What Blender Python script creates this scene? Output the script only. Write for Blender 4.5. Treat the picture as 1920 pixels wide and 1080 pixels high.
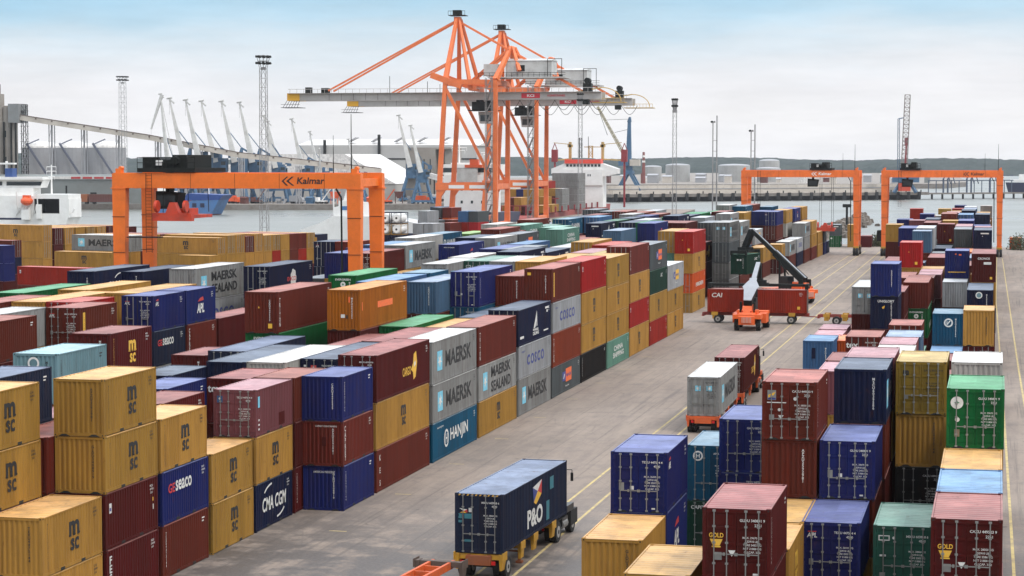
# the containers that show largest; all others go into one mass object
VIS = {1, 3, 4, 6, 8, 10, 12, 13, 14, 16, 17, 23, 25, 26, 35, 43, 48, 49, 51, 53, 56, 57, 62, 65, 68, 73, 74, 77, 81, 91, 95, 112, 114, 115, 117, 118, 119, 121, 122, 123, 129, 132, 135, 138, 141, 142, 143, 149, 152, 158, 165, 186, 189, 190, 191, 203, 208, 212, 222, 243, 246, 249, 253, 260, 265, 266, 269, 272, 273, 283, 312, 313, 325, 326, 327, 328, 329, 330, 331, 332, 333, 334, 335, 336, 337, 338, 339, 340, 341, 342, 343, 344, 345, 346, 347, 348, 349, 350, 351, 352, 353, 354, 355, 356, 357, 358, 359, 360, 361, 362, 363, 364, 365, 366, 367, 368, 369, 370, 371, 372, 373, 374, 375, 376, 377, 378, 379, 382, 385, 388, 391, 395, 411, 412, 413, 414, 417, 418, 421, 427, 430, 433, 436, 439, 442, 443, 447, 455, 457, 458, 462, 466, 472, 475, 478, 479, 483, 487, 491, 496, 499, 503, 507, 511, 515, 521, 524, 525, 529, 533, 534, 535, 536, 537, 541, 542, 543, 544, 545, 547, 549, 552, 553, 554, 555, 563, 564, 567, 568, 572, 580, 584, 587, 588, 589, 592, 596, 600, 603, 604, 607, 608, 611, 615, 619, 623, 627, 631, 638, 642, 645, 646, 653, 660, 667, 674, 678, 690, 702, 706, 714, 740, 750, 754, 758, 769, 776, 780, 784, 806, 825, 838, 855, 866, 874, 885, 899, 971, 975, 982, 986, 990, 994, 998, 1006, 1016, 1023, 1069, 1076, 1086, 1105, 1123, 1239, 1262, 1273, 1274, 1277, 1280, 1282, 1283, 1285, 1286, 1288, 1289, 1292, 1295, 1297, 1298, 1300, 1301, 1304, 1306, 1307, 1321, 1323, 1324, 1325, 1326, 1329, 1332, 1341, 1344, 1352, 1353, 1354, 1355, 1357, 1358, 1377, 1454, 1456, 1458, 1461, 1464, 1466, 1467, 1473}
import bpy, math, random
from mathutils import Vector, Matrix

# ------------------------------------------------------------------ camera, light, exposure
for _o in list(bpy.data.objects): bpy.data.objects.remove(_o)
scn = bpy.context.scene
col = scn.collection
YAW, PITCH, ROLL, CAMH, FPX = .2259, .0612, .00017, 20.26, 3963.3
cy_, sy_ = math.cos(YAW), math.sin(YAW); cp_, sp_ = math.cos(PITCH), math.sin(PITCH)
fw = Vector((-sy_, cy_, 0)); rt = Vector((cy_, sy_, 0)); upv = Vector((0, 0, 1))
f2 = fw*cp_ - upv*sp_; u2 = fw*sp_ + upv*cp_
r3 = rt*math.cos(ROLL) + u2*math.sin(ROLL); u3 = -rt*math.sin(ROLL) + u2*math.cos(ROLL)
cam = bpy.data.cameras.new('camera'); camo = bpy.data.objects.new('camera', cam); col.objects.link(camo)
cam.sensor_width = 36; cam.lens = FPX/1920*36; cam.clip_start = 1; cam.clip_end = 20000
camo.matrix_world = Matrix(((r3.x, u3.x, -f2.x, 0), (r3.y, u3.y, -f2.y, 0), (r3.z, u3.z, -f2.z, CAMH), (0, 0, 0, 1)))
scn.camera = camo
SUN_EL, SUN_AZ = math.radians(52), math.radians(118)   # azimuth from +Y towards +X
world = bpy.data.worlds.new('World'); scn.world = world; world.use_nodes = True
def nd(nt, t, **k):
    n = nt.nodes.new(t)
    for a, b in k.items():
        if a.startswith('i_'): n.inputs[a[2:].replace('_', ' ')].default_value = b
        else: setattr(n, a, b)
    return n
def build_world():
    nt = world.node_tree; nt.nodes.clear(); L = nt.links.new
    out = nd(nt, 'ShaderNodeOutputWorld'); bg = nd(nt, 'ShaderNodeBackground'); bg.inputs[1].default_value = .1
    sky = nd(nt, 'ShaderNodeTexSky'); sky.sky_type = 'NISHITA'; sky.sun_disc = False
    sky.sun_elevation = SUN_EL; sky.sun_rotation = SUN_AZ; sky.air_density = 1.0; sky.dust_density = 1.5
    tc = nd(nt, 'ShaderNodeTexCoord'); sep = nd(nt, 'ShaderNodeSeparateXYZ'); L(tc.outputs['Generated'], sep.inputs[0])
    mp = nd(nt, 'ShaderNodeMapping'); mp.inputs['Scale'].default_value = (1, 1, 5.5); L(tc.outputs['Generated'], mp.inputs[0])
    ns = nd(nt, 'ShaderNodeTexNoise', i_Scale=5.0, i_Detail=6.0, i_Roughness=.55); L(mp.outputs[0], ns.inputs['Vector'])
    ns2 = nd(nt, 'ShaderNodeTexNoise', i_Scale=14.0, i_Detail=5.0, i_Roughness=.6); mp2 = nd(nt, 'ShaderNodeMapping'); mp2.inputs['Scale'].default_value = (1, 1, 6.5); L(tc.outputs['Generated'], mp2.inputs[0]); L(mp2.outputs[0], ns2.inputs['Vector'])
    # elevation, ragged by the cloud noise
    a = nd(nt, 'ShaderNodeMath', operation='MULTIPLY_ADD'); L(ns.outputs[0], a.inputs[0]); a.inputs[1].default_value = .045; L(sep.outputs[2], a.inputs[2])
    a2 = nd(nt, 'ShaderNodeMath', operation='MULTIPLY_ADD'); L(sep.outputs[0], a2.inputs[0]); a2.inputs[1].default_value = -.02; L(a.outputs[0], a2.inputs[2])
    mr = nd(nt, 'ShaderNodeMapRange'); L(a2.outputs[0], mr.inputs[0]); mr.inputs[1].default_value = 0; mr.inputs[2].default_value = .25
    cr = nd(nt, 'ShaderNodeValToRGB'); L(mr.outputs[0], cr.inputs[0])
    e = cr.color_ramp; e.elements[0].position = .06; e.elements[0].color = (.90, .90, .93, 1)
    e.elements[1].position = 1; e.elements[1].color = (.78, .84, .92, 1)
    for p, c in ((.17, (.95, .94, .95, 1)), (.235, (.87, .87, .90, 1)), (.28, (.80, .84, .89, 1)), (.325, (.69, .79, .87, 1)), (.37, (.52, .72, .86, 1)), (.43, (.38, .64, .83, 1)), (.6, (.8, .85, .9, 1))):
        x = e.elements.new(p); x.color = c
    # soft bright and grey streaks inside the cloud layer
    m2 = nd(nt, 'ShaderNodeMapRange'); L(ns2.outputs[0], m2.inputs[0]); m2.inputs[1].default_value = .3; m2.inputs[2].default_value = .7; m2.inputs[3].default_value = .95; m2.inputs[4].default_value = 1.08
    vm = nd(nt, 'ShaderNodeVectorMath', operation='SCALE'); L(cr.outputs[0], vm.inputs[0]); L(m2.outputs[0], vm.inputs['Scale'])
    v2 = nd(nt, 'ShaderNodeVectorMath', operation='SCALE'); L(vm.outputs[0], v2.inputs[0]); v2.inputs['Scale'].default_value = 9.6
    zr = nd(nt, 'ShaderNodeMapRange'); L(sep.outputs[2], zr.inputs[0]); zr.inputs[1].default_value = .10; zr.inputs[2].default_value = .65; zr.inputs[3].default_value = 9.9; zr.inputs[4].default_value = 27; 
    yr = nd(nt, 'ShaderNodeMapRange'); L(sep.outputs[1], yr.inputs[0]); yr.inputs[1].default_value = -.6; yr.inputs[2].default_value = .6; yr.inputs[3].default_value = .72; yr.inputs[4].default_value = 1   # unseen sky behind the camera dimmed, added to darken camera-facing sides
    ym = nd(nt, 'ShaderNodeMath', operation='MULTIPLY'); L(zr.outputs[0], ym.inputs[0]); L(yr.outputs[0], ym.inputs[1]); L(ym.outputs[0], v2.inputs['Scale'])
    mx = nd(nt, 'ShaderNodeMix', data_type='RGBA'); mx.inputs[0].default_value = .93
    L(sky.outputs[0], mx.inputs[6]); L(v2.outputs[0], mx.inputs[7]); L(mx.outputs[2], bg.inputs[0]); L(bg.outputs[0], out.inputs[0])
build_world()
sl = bpy.data.lights.new('sun', 'SUN'); sl.energy = 1.5; sl.angle = math.radians(10); sl.color = (1, .93, .84)
so = bpy.data.objects.new('sun', sl); col.objects.link(so)
sd = Vector((math.sin(SUN_AZ)*math.cos(SUN_EL), math.cos(SUN_AZ)*math.cos(SUN_EL), math.sin(SUN_EL)))
so.rotation_euler = sd.to_track_quat('Z', 'Y').to_euler(); so.location = (0, 0, 200)
scn.view_settings.view_transform = 'Standard'; scn.view_settings.look = 'None'; scn.view_settings.exposure = 0.1; scn.view_settings.gamma = 1

# ------------------------------------------------------------------ materials
MATS = {}
def mat(name, c, rough=.6, metal=0, grime=0., gscale=.6, spec=.5, streak=False, bump=0, dirt=(.10, .07, .05), vary=0., c2=None, cscale=.3, emit=0, rust=0., panel=0., pstep=(3, 1.19, 9)):
    if name in MATS: return MATS[name]
    m = bpy.data.materials.new(name); m.use_nodes = True; nt = m.node_tree; L = nt.links.new
    b = nt.nodes['Principled BSDF']; b.inputs['Roughness'].default_value = rough; b.inputs['Metallic'].default_value = metal
    b.inputs['Specular IOR Level'].default_value = spec
    rgb = nd(nt, 'ShaderNodeRGB'); rgb.outputs[0].default_value = (*c, 1); cur = rgb.outputs[0]
    tc = nd(nt, 'ShaderNodeTexCoord')
    if c2:
        n0 = nd(nt, 'ShaderNodeTexNoise', i_Scale=cscale, i_Detail=5.0, i_Roughness=.6); L(tc.outputs['Object'], n0.inputs['Vector'])
        r0 = nd(nt, 'ShaderNodeMapRange'); L(n0.outputs[0], r0.inputs[0]); r0.inputs[1].default_value = .38; r0.inputs[2].default_value = .64
        x0 = nd(nt, 'ShaderNodeMix', data_type='RGBA'); L(r0.outputs[0], x0.inputs[0]); L(cur, x0.inputs[6]); x0.inputs[7].default_value = (*c2, 1); cur = x0.outputs[2]
    if vary:
        oi = nd(nt, 'ShaderNodeObjectInfo'); hs = nd(nt, 'ShaderNodeHueSaturation')
        r1 = nd(nt, 'ShaderNodeMapRange'); L(oi.outputs['Random'], r1.inputs[0]); r1.inputs[3].default_value = 1-vary; r1.inputs[4].default_value = 1+vary
        r2 = nd(nt, 'ShaderNodeMapRange'); L(oi.outputs['Random'], r2.inputs[0]); r2.inputs[3].default_value = .5+vary*.03; r2.inputs[4].default_value = .5-vary*.03
        L(r1.outputs[0], hs.inputs['Value']); L(r2.outputs[0], hs.inputs['Hue']); L(cur, hs.inputs['Color']); cur = hs.outputs[0]
    if grime:
        mp = nd(nt, 'ShaderNodeMapping'); L(tc.outputs['Object'], mp.inputs[0])
        if streak: mp.inputs['Scale'].default_value = (2.2, 2.2, .35)
        if vary:
            ad = nd(nt, 'ShaderNodeVectorMath', operation='ADD'); oj = nd(nt, 'ShaderNodeObjectInfo'); s9 = nd(nt, 'ShaderNodeVectorMath', operation='SCALE')
            L(oj.outputs['Random'], s9.inputs[0]); s9.inputs['Scale'].default_value = 300
            L(mp.outputs[0], ad.inputs[0]); L(s9.outputs[0], ad.inputs[1]); mo = ad.outputs[0]
        else: mo = mp.outputs[0]
        n1 = nd(nt, 'ShaderNodeTexNoise', i_Scale=gscale, i_Detail=8.0, i_Roughness=.68); L(mo, n1.inputs['Vector'])
        r = nd(nt, 'ShaderNodeMapRange'); L(n1.outputs[0], r.inputs[0]); r.inputs[1].default_value = .42; r.inputs[2].default_value = .72; r.inputs[4].default_value = grime
        mx = nd(nt, 'ShaderNodeMix', data_type='RGBA'); L(r.outputs[0], mx.inputs[0]); L(cur, mx.inputs[6]); mx.inputs[7].default_value = (*dirt, 1); cur = mx.outputs[2]
        rr = nd(nt, 'ShaderNodeMapRange'); L(n1.outputs[0], rr.inputs[0]); rr.inputs[3].default_value = rough-.08; rr.inputs[4].default_value = min(1, rough+.15); L(rr.outputs[0], b.inputs['Roughness'])
        if bump:
            bp = nd(nt, 'ShaderNodeBump'); bp.inputs['Distance'].default_value = bump; L(n1.outputs[0], bp.inputs['Height']); L(bp.outputs[0], b.inputs['Normal'])
    if panel:      # plates repainted or faded one by one
        sn = nd(nt, 'ShaderNodeVectorMath', operation='SNAP'); sn.inputs[1].default_value = pstep; L(tc.outputs['Object'], sn.inputs[0])
        oq = nd(nt, 'ShaderNodeObjectInfo'); aq = nd(nt, 'ShaderNodeVectorMath', operation='ADD'); L(sn.outputs[0], aq.inputs[0]); L(oq.outputs['Location'], aq.inputs[1])
        wn = nd(nt, 'ShaderNodeTexWhiteNoise'); wn.noise_dimensions = '3D'; L(aq.outputs[0], wn.inputs['Vector'])
        pr = nd(nt, 'ShaderNodeMapRange'); L(wn.outputs[0], pr.inputs[0]); pr.inputs[3].default_value = 1-panel; pr.inputs[4].default_value = 1+panel
        vs_ = nd(nt, 'ShaderNodeVectorMath', operation='SCALE'); L(cur, vs_.inputs[0]); L(pr.outputs[0], vs_.inputs['Scale']); cur = vs_.outputs[0]
    if rust:       # rust and scuffs
        nr = nd(nt, 'ShaderNodeTexNoise', i_Scale=2.3, i_Detail=9.0, i_Roughness=.75)
        ar = nd(nt, 'ShaderNodeVectorMath', operation='ADD'); o3 = nd(nt, 'ShaderNodeObjectInfo'); s3 = nd(nt, 'ShaderNodeVectorMath', operation='SCALE'); L(o3.outputs['Location'], s3.inputs[0]); s3.inputs['Scale'].default_value = 3.7
        m3 = nd(nt, 'ShaderNodeMapping'); m3.inputs['Scale'].default_value = (1, 1, .45); L(tc.outputs['Object'], m3.inputs[0]); L(m3.outputs[0], ar.inputs[0]); L(s3.outputs[0], ar.inputs[1]); L(ar.outputs[0], nr.inputs['Vector'])
        r3_ = nd(nt, 'ShaderNodeMapRange'); L(nr.outputs[0], r3_.inputs[0]); r3_.inputs[1].default_value = .60; r3_.inputs[2].default_value = .70; r3_.inputs[4].default_value = rust
        x3 = nd(nt, 'ShaderNodeMix', data_type='RGBA'); L(r3_.outputs[0], x3.inputs[0]); L(cur, x3.inputs[6]); x3.inputs[7].default_value = (.085, .032, .014, 1); cur = x3.outputs[2]
    L(cur, b.inputs['Base Color'])
    if emit:
        L(cur, b.inputs['Emission Color']); b.inputs['Emission Strength'].default_value = emit
    m.diffuse_color = (*c, 1); MATS[name] = m; return m

# ------------------------------------------------------------------ mesh builder
class MB:
    def __init__(s): s.v = []; s.f = []; s.m = []
    def add(s, vs, fs, mi=0):
        o = len(s.v); s.v += [tuple(v) for v in vs]; s.f += [tuple(o+i for i in f) for f in fs]; s.m += [mi]*len(fs); return s
    def box(s, x0, y0, z0, x1, y1, z1, mi=0):
        return s.add([(x0, y0, z0), (x1, y0, z0), (x1, y1, z0), (x0, y1, z0), (x0, y0, z1), (x1, y0, z1), (x1, y1, z1), (x0, y1, z1)],
                     [(0, 3, 2, 1), (4, 5, 6, 7), (0, 1, 5, 4), (1, 2, 6, 5), (2, 3, 7, 6), (3, 0, 4, 7)], mi)
    def beam(s, p, q, w, h, w2=None, h2=None, mi=0, up=(0, 0, 1)):
        p = Vector(p); q = Vector(q); d = (q-p).normalized(); u = Vector(up)
        if abs(d.dot(u)) > .98: u = Vector((0, 1, 0))
        a = d.cross(u).normalized(); b = a.cross(d).normalized(); w2 = w if w2 is None else w2; h2 = h if h2 is None else h2
        vs = [p-a*w/2-b*h/2, p+a*w/2-b*h/2, p+a*w/2+b*h/2, p-a*w/2+b*h/2, q-a*w2/2-b*h2/2, q+a*w2/2-b*h2/2, q+a*w2/2+b*h2/2, q-a*w2/2+b*h2/2]
        return s.add(vs, [(0, 1, 2, 3), (7, 6, 5, 4), (0, 4, 5, 1), (1, 5, 6, 2), (2, 6, 7, 3), (3, 7, 4, 0)], mi)
    def tube(s, p, q, r, r2=None, n=8, mi=0, cap=True):
        p = Vector(p); q = Vector(q); d = (q-p).normalized(); u = Vector((0, 0, 1)) if abs(d.z) < .95 else Vector((0, 1, 0))
        a = d.cross(u).normalized(); b = a.cross(d).normalized(); r2 = r if r2 is None else r2
        vs = []
        for c, rr in ((p, r), (q, r2)):
            for i in range(n): t = 2*math.pi*i/n; vs.append(c+(a*math.cos(t)+b*math.sin(t))*rr)
        fs = [(i, (i+1) % n, n+(i+1) % n, n+i) for i in range(n)]
        if cap: fs += [tuple(range(n-1, -1, -1)), tuple(range(n, 2*n))]
        return s.add(vs, fs, mi)
    def prism(s, pts, a, b, axis='z', mi=0):
        """extrude polygon pts between a and b along axis (pts in the other two axes)"""
        def P(u, v, w): return {'z': (u, v, w), 'y': (u, w, v), 'x': (w, u, v)}[axis]
        n = len(pts); vs = [P(u, v, a) for u, v in pts]+[P(u, v, b) for u, v in pts]
        return s.add(vs, [tuple(range(n-1, -1, -1)), tuple(range(n, 2*n))]+[(i, (i+1) % n, n+(i+1) % n, n+i) for i in range(n)], mi)
    def dome(s, c, r, h, n=24, k=6, mi=0, r0=None):
        vs = []; fs = []
        for j in range(k):
            t = j/k*math.pi/2
            for i in range(n): a = 2*math.pi*i/n; vs.append((c[0]+r*math.cos(t)*math.cos(a), c[1]+r*math.cos(t)*math.sin(a), c[2]+h*math.sin(t)))
        vs.append((c[0], c[1], c[2]+h))
        for j in range(k-1):
            for i in range(n): fs.append((j*n+i, j*n+(i+1) % n, (j+1)*n+(i+1) % n, (j+1)*n+i))
        for i in range(n): fs.append(((k-1)*n+i, (k-1)*n+(i+1) % n, k*n))
        return s.add(vs, fs, mi)
    def lattice(s, p, q, w, bays, r=.1, w2=None, mi=0):
        """square lattice mast from p to q"""
        p = Vector(p); q = Vector(q); d = (q-p).normalized(); u = Vector((0, 0, 1)) if abs(d.z) < .9 else Vector((0, 1, 0))
        a = d.cross(u).normalized(); b = a.cross(d).normalized(); w2 = w if w2 is None else w2
        cs = [(-1, -1), (1, -1), (1, 1), (-1, 1)]
        def pt(t, c): ww = (w+(w2-w)*t)/2; return p+(q-p)*t+a*c[0]*ww+b*c[1]*ww
        for c in cs: s.beam(pt(0, c), pt(1, c), r*2, r*2, mi=mi)
        for i in range(bays):
            t0, t1 = i/bays, (i+1)/bays
            for k in range(4):
                c0, c1 = cs[k], cs[(k+1) % 4]
                s.beam(pt(t0, c0), pt(t1, c1), r, r, mi=mi) if i % 2 else s.beam(pt(t0, c1), pt(t1, c0), r, r, mi=mi)
                s.beam(pt(t1, c0), pt(t1, c1), r, r, mi=mi)
        return s
    def mesh(s, name, mats=()):
        me = bpy.data.meshes.new(name); me.from_pydata(s.v, [], s.f)
        for m in mats: me.materials.append(m)
        me.polygons.foreach_set('material_index', s.m); me.update(); return me
    def obj(s, name, mats, parent=None, loc=None):
        if not isinstance(mats, (list, tuple)): mats = [mats]
        o = bpy.data.objects.new(name, s.mesh(name, mats)); col.objects.link(o)
        if parent: o.parent = parent
        if loc: o.location = loc
        return o
def thing(name, label, cat, loc=(0, 0, 0), rz=0, group=None):
    o = bpy.data.objects.new(name, None); col.objects.link(o); o.location = loc; o.rotation_euler = (0, 0, rz); o.empty_display_size = .3
    o['label'] = label; o['category'] = cat
    if group: o['group'] = group
    return o
def tag(o, label, cat, group=None):
    o['label'] = label; o['category'] = cat
    if group: o['group'] = group
    return o
def struct(o): o['kind'] = 'structure'; return o
def copy_tree(o, parent=None):
    c = o.copy(); col.objects.link(c); c.parent = parent
    for ch in list(o.children):
        copy_tree(ch, c)
    return c
# text to a flat mesh, centred, one unit high capitals
_tx = {}
def text_mesh(t, bold=.02, shear=0, sx=1, spacing=1.0, line=1.0):
    k = (t, bold, shear, sx, spacing, line)
    if k in _tx: return _tx[k]
    cu = bpy.data.curves.new('lettering', 'FONT'); cu.body = t; cu.size = 1.37; cu.offset = bold; cu.shear = shear
    cu.align_x = 'CENTER'; cu.space_character = spacing; cu.space_line = line; cu.resolution_u = 3
    o = bpy.data.objects.new('lettering', cu); col.objects.link(o); bpy.context.view_layer.update()
    me = bpy.data.meshes.new_from_object(o.evaluated_get(bpy.context.evaluated_depsgraph_get()))
    bpy.data.objects.remove(o)
    xs = [v.co.x for v in me.vertices]; ys = [v.co.y for v in me.vertices]
    cx, cyy = (min(xs)+max(xs))/2, (min(ys)+max(ys))/2
    vs = [((v.co.x-cx)*sx, v.co.y-cyy) for v in me.vertices]; fs = [tuple(p.vertices) for p in me.polygons]
    w = (max(xs)-min(xs))*sx; h = max(ys)-min(ys)
    bpy.data.meshes.remove(me); _tx[k] = (vs, fs, w, h); return _tx[k]
class Mark:
    """flat painted marks in (a, b) coordinates; several colours as material slots"""
    def __init__(s): s.mb = MB(); s.mats = []
    def mi(s, m):
        if m not in s.mats: s.mats.append(m)
        return s.mats.index(m)
    def text(s, t, a, b, h, m, width=None, d=0, **k):
        vs, fs, w, hh = text_mesh(t, **k); kx = h/hh; ka = kx if width is None else width/w
        s.mb.add([(a+x*ka, -d, b+y*kx) for x, y in vs], fs, s.mi(m)); return s
    def poly(s, pts, m, d=0): s.mb.add([(x, -d, y) for x, y in pts], [tuple(range(len(pts)))], s.mi(m)); return s
    def rect(s, a0, b0, a1, b1, m, d=0): return s.poly([(a0, b0), (a1, b0), (a1, b1), (a0, b1)], m, d)
    def disc(s, a, b, r, m, d=0, n=20): return s.poly([(a+r*math.cos(2*math.pi*i/n), b+r*math.sin(2*math.pi*i/n)) for i in range(n)], m, d)
    def mesh(s, name): return s.mb.mesh(name, [PAINT[m] for m in s.mats])
# ------------------------------------------------------------------ setting: ground, water, hills
def smooth_mix_ground():
    m = bpy.data.materials.new('worn_paving'); m.use_nodes = True; nt = m.node_tree; L = nt.links.new
    b = nt.nodes['Principled BSDF']; tc = nd(nt, 'ShaderNodeTexCoord'); P = tc.outputs['Object']
    def noise(s, d=6, r=.6, vec=P): n = nd(nt, 'ShaderNodeTexNoise', i_Scale=s, i_Detail=d*1.0, i_Roughness=r); L(vec, n.inputs['Vector']); return n.outputs[0]
    def ramp(v, a, c, lo=0, hi=1): r = nd(nt, 'ShaderNodeMapRange'); L(v, r.inputs[0]); r.inputs[1].default_value = a; r.inputs[2].default_value = c; r.inputs[3].default_value = lo; r.inputs[4].default_value = hi; return r.outputs[0]
    def mix(f, a, c, mode='MIX'):
        x = nd(nt, 'ShaderNodeMix', data_type='RGBA', blend_type=mode)
        L(f, x.inputs[0]) if not isinstance(f, float) else setattr(x.inputs[0], 'default_value', f)
        for i, v in ((6, a), (7, c)):
            if isinstance(v, tuple): x.inputs[i].default_value = (*v, 1)
            else: L(v, x.inputs[i])
        return x.outputs[2]
    mpl = nd(nt, 'ShaderNodeMapping'); L(P, mpl.inputs[0]); mpl.inputs['Scale'].default_value = (1.0, .12, 1)   # wheel streaks run along the lane
    c = mix(ramp(noise(.05, 6), .35, .65), (.228, .176, .136), (.272, .214, .168))
    c = mix(ramp(noise(.8, 8, .7, mpl.outputs[0]), .42, .68, 0, .6), c, (.11, .085, .074))
    c = mix(ramp(noise(.5, 10, .75), .50, .66, 0, .5), c, (.10, .083, .075))
    # damp patches, mostly at the near end of the yard
    sp = nd(nt, 'ShaderNodeSeparateXYZ'); L(P, sp.inputs[0])
    near = ramp(sp.outputs[1], 102, 128, 1, 0)
    wet = nd(nt, 'ShaderNodeMath', operation='MULTIPLY'); L(near, wet.inputs[0]); L(ramp(noise(.42, 10, .72), .40, .52, 0, .85), wet.inputs[1])
    c = mix(wet.outputs[0], c, (.040, .034, .030))
    c = mix(ramp(noise(6, 4, .6), .3, .7, 0, .25), c, (.30, .25, .22))
    # paving joints
    br = nd(nt, 'ShaderNodeTexBrick'); L(P, br.inputs['Vector']); br.inputs['Scale'].default_value = 1; br.inputs['Brick Width'].default_value = 7.5; br.inputs['Row Height'].default_value = 15
    br.inputs['Mortar Size'].default_value = .02; br.offset = 0; br.inputs['Mortar Smooth'].default_value = .3
    jf = nd(nt, 'ShaderNodeMath', operation='MULTIPLY'); L(br.outputs['Fac'], jf.inputs[0]); jf.inputs[1].default_value = .5
    c = mix(jf.outputs[0], c, (.07, .06, .055))
    sn = nd(nt, 'ShaderNodeVectorMath', operation='SNAP'); sn.inputs[1].default_value = (7.5, 15, 50); L(P, sn.inputs[0]); wn = nd(nt, 'ShaderNodeTexWhiteNoise'); L(sn.outputs[0], wn.inputs['Vector'])
    pm = nd(nt, 'ShaderNodeVectorMath', operation='SCALE'); L(c, pm.inputs[0]); L(ramp(wn.outputs[0], 0, 1, .93, 1.06), pm.inputs['Scale']); c = pm.outputs[0]
    vo = nd(nt, 'ShaderNodeTexVoronoi', feature='DISTANCE_TO_EDGE'); vo.inputs['Scale'].default_value = .16; L(P, vo.inputs['Vector'])
    c = mix(ramp(vo.outputs['Distance'], 0, .008, .2, 0), c, (.05, .045, .04))
    ms = nd(nt, 'ShaderNodeMapping'); L(P, ms.inputs[0]); ms.inputs['Scale'].default_value = (2.6, .035, 1)
    c = mix(ramp(noise(.9, 5, .6, ms.outputs[0]), .56, .68, 0, .5), c, (.07, .058, .05))
    c = mix(ramp(noise(1.1, 3, .5), .70, .76, 0, .7), c, (.04, .035, .03))
    L(c, b.inputs['Base Color'])
    rr = nd(nt, 'ShaderNodeMapRange'); L(wet.outputs[0], rr.inputs[0]); rr.inputs[3].default_value = .85; rr.inputs[4].default_value = .5; L(rr.outputs[0], b.inputs['Roughness'])
    bp = nd(nt, 'ShaderNodeBump'); bp.inputs['Distance'].default_value = .015; L(noise(3, 8, .7), bp.inputs['Height']); L(bp.outputs[0], b.inputs['Normal'])
    return m
m_ground = smooth_mix_ground()
def water_mat():
    m = bpy.data.materials.new('harbour_water'); m.use_nodes = True; nt = m.node_tree; L = nt.links.new; b = nt.nodes['Principled BSDF']
    b.inputs['Base Color'].default_value = (.15, .155, .135, 1); b.inputs['Roughness'].default_value = .32
    tc = nd(nt, 'ShaderNodeTexCoord'); mp = nd(nt, 'ShaderNodeMapping'); mp.inputs['Scale'].default_value = (.4, .9, 1); L(tc.outputs['Object'], mp.inputs[0])
    n = nd(nt, 'ShaderNodeTexNoise', i_Scale=.35, i_Detail=9.0, i_Roughness=.62); L(mp.outputs[0], n.inputs['Vector'])
    bp = nd(nt, 'ShaderNodeBump'); bp.inputs['Distance'].default_value = .9; bp.inputs['Strength'].default_value = .55; L(n.outputs[0], bp.inputs['Height']); L(bp.outputs[0], b.inputs['Normal'])
    n2 = nd(nt, 'ShaderNodeTexNoise', i_Scale=.01, i_Detail=5.0); L(tc.outputs['Object'], n2.inputs['Vector'])
    r = nd(nt, 'ShaderNodeMapRange'); L(n2.outputs[0], r.inputs[0]); r.inputs[1].default_value = .35; r.inputs[2].default_value = .7; r.inputs[3].default_value = .25; r.inputs[4].default_value = .42; L(r.outputs[0], b.inputs['Roughness'])
    return m
m_water = water_mat()
m_quay = mat('quay_concrete', (.20, .18, .16), .85, grime=.6, gscale=.4)
m_far = mat('far_paving', (.24, .21, .18), .9, grime=.3, gscale=.05)
def poly_ground(name, pts, z0, z1, m, side):
    mb = MB(); mb.prism(pts, z0, z1, 'z'); mb.m = [1]+[0]+[1]*(len(pts)); return struct(mb.obj(name, [m, side]))
poly_ground('ground', [(90, -150), (90, 440), (14, 488), (-4, 500), (-32, 503), (-60, 520), (-100, 545), (-118, 840), (-150.5, 840), (-150.5, 475), (-700, 475), (-700, -150)], -6, 0, m_ground, m_quay)
wb = MB(); wb.add([(-9000, -600, -2.5), (9000, -600, -2.5), (9000, 14000, -2.5), (-9000, 14000, -2.5)], [(0, 1, 2, 3)]); struct(wb.obj('water', m_water))
poly_ground('quay', [(-1100, 880), (-330, 880), (-250, 905), (-214, 960), (-205, 1300), (-300, 2200), (-1100, 2200)], -6, 0, m_far, m_quay)
# low industrial land beyond the pier
poly_ground('far_shore_ground', [(-420, 1560), (-330, 1500), (-200, 1560), (-40, 1640), (-25, 1760), (-60, 2900), (-420, 2900)], -6, 1.2, m_far, m_quay)
# painted lines
m_line = mat('line_yellow', (.52, .40, .16), .8, grime=1.0, gscale=1.6, dirt=(.25, .19, .14))
def line(pts, w=.16, zz=.006):
    mb = MB()
    for (x0, y0), (x1, y1) in zip(pts[:-1], pts[1:]):
        mb.add([(x0-w/2, y0, zz), (x0+w/2, y0, zz), (x1+w/2, y1, zz), (x1-w/2, y1, zz)], [(0, 1, 2, 3)])
    return mb
lm = MB()
for pts in ([(-24.6, 60), (-24.45, 250), (-24.9, 470)], [(-22.75, 60), (-22.6, 250), (-23.1, 470)], [(-30.4, 262), (-30.2, 470)], [(-28.2, 262), (-28.3, 470)], [(1.15, 40), (1.0, 107), (.5, 208), (-.1, 312), (-.1, 470)], [(2.9, 40), (2.55, 150), (2.15, 208), (1.0, 440)]):
    b = line(pts); lm.add(b.v, b.f)
for Y in range(96, 250, 13):                                       # short bay ticks along the left wall
    lm.add([(-35.3, Y, .006), (-34.3, Y, .006), (-34.3, Y+.15, .006), (-35.3, Y+.15, .006)], [(0, 1, 2, 3)])
struct(lm.obj('yard_line_markings', m_line))
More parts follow.
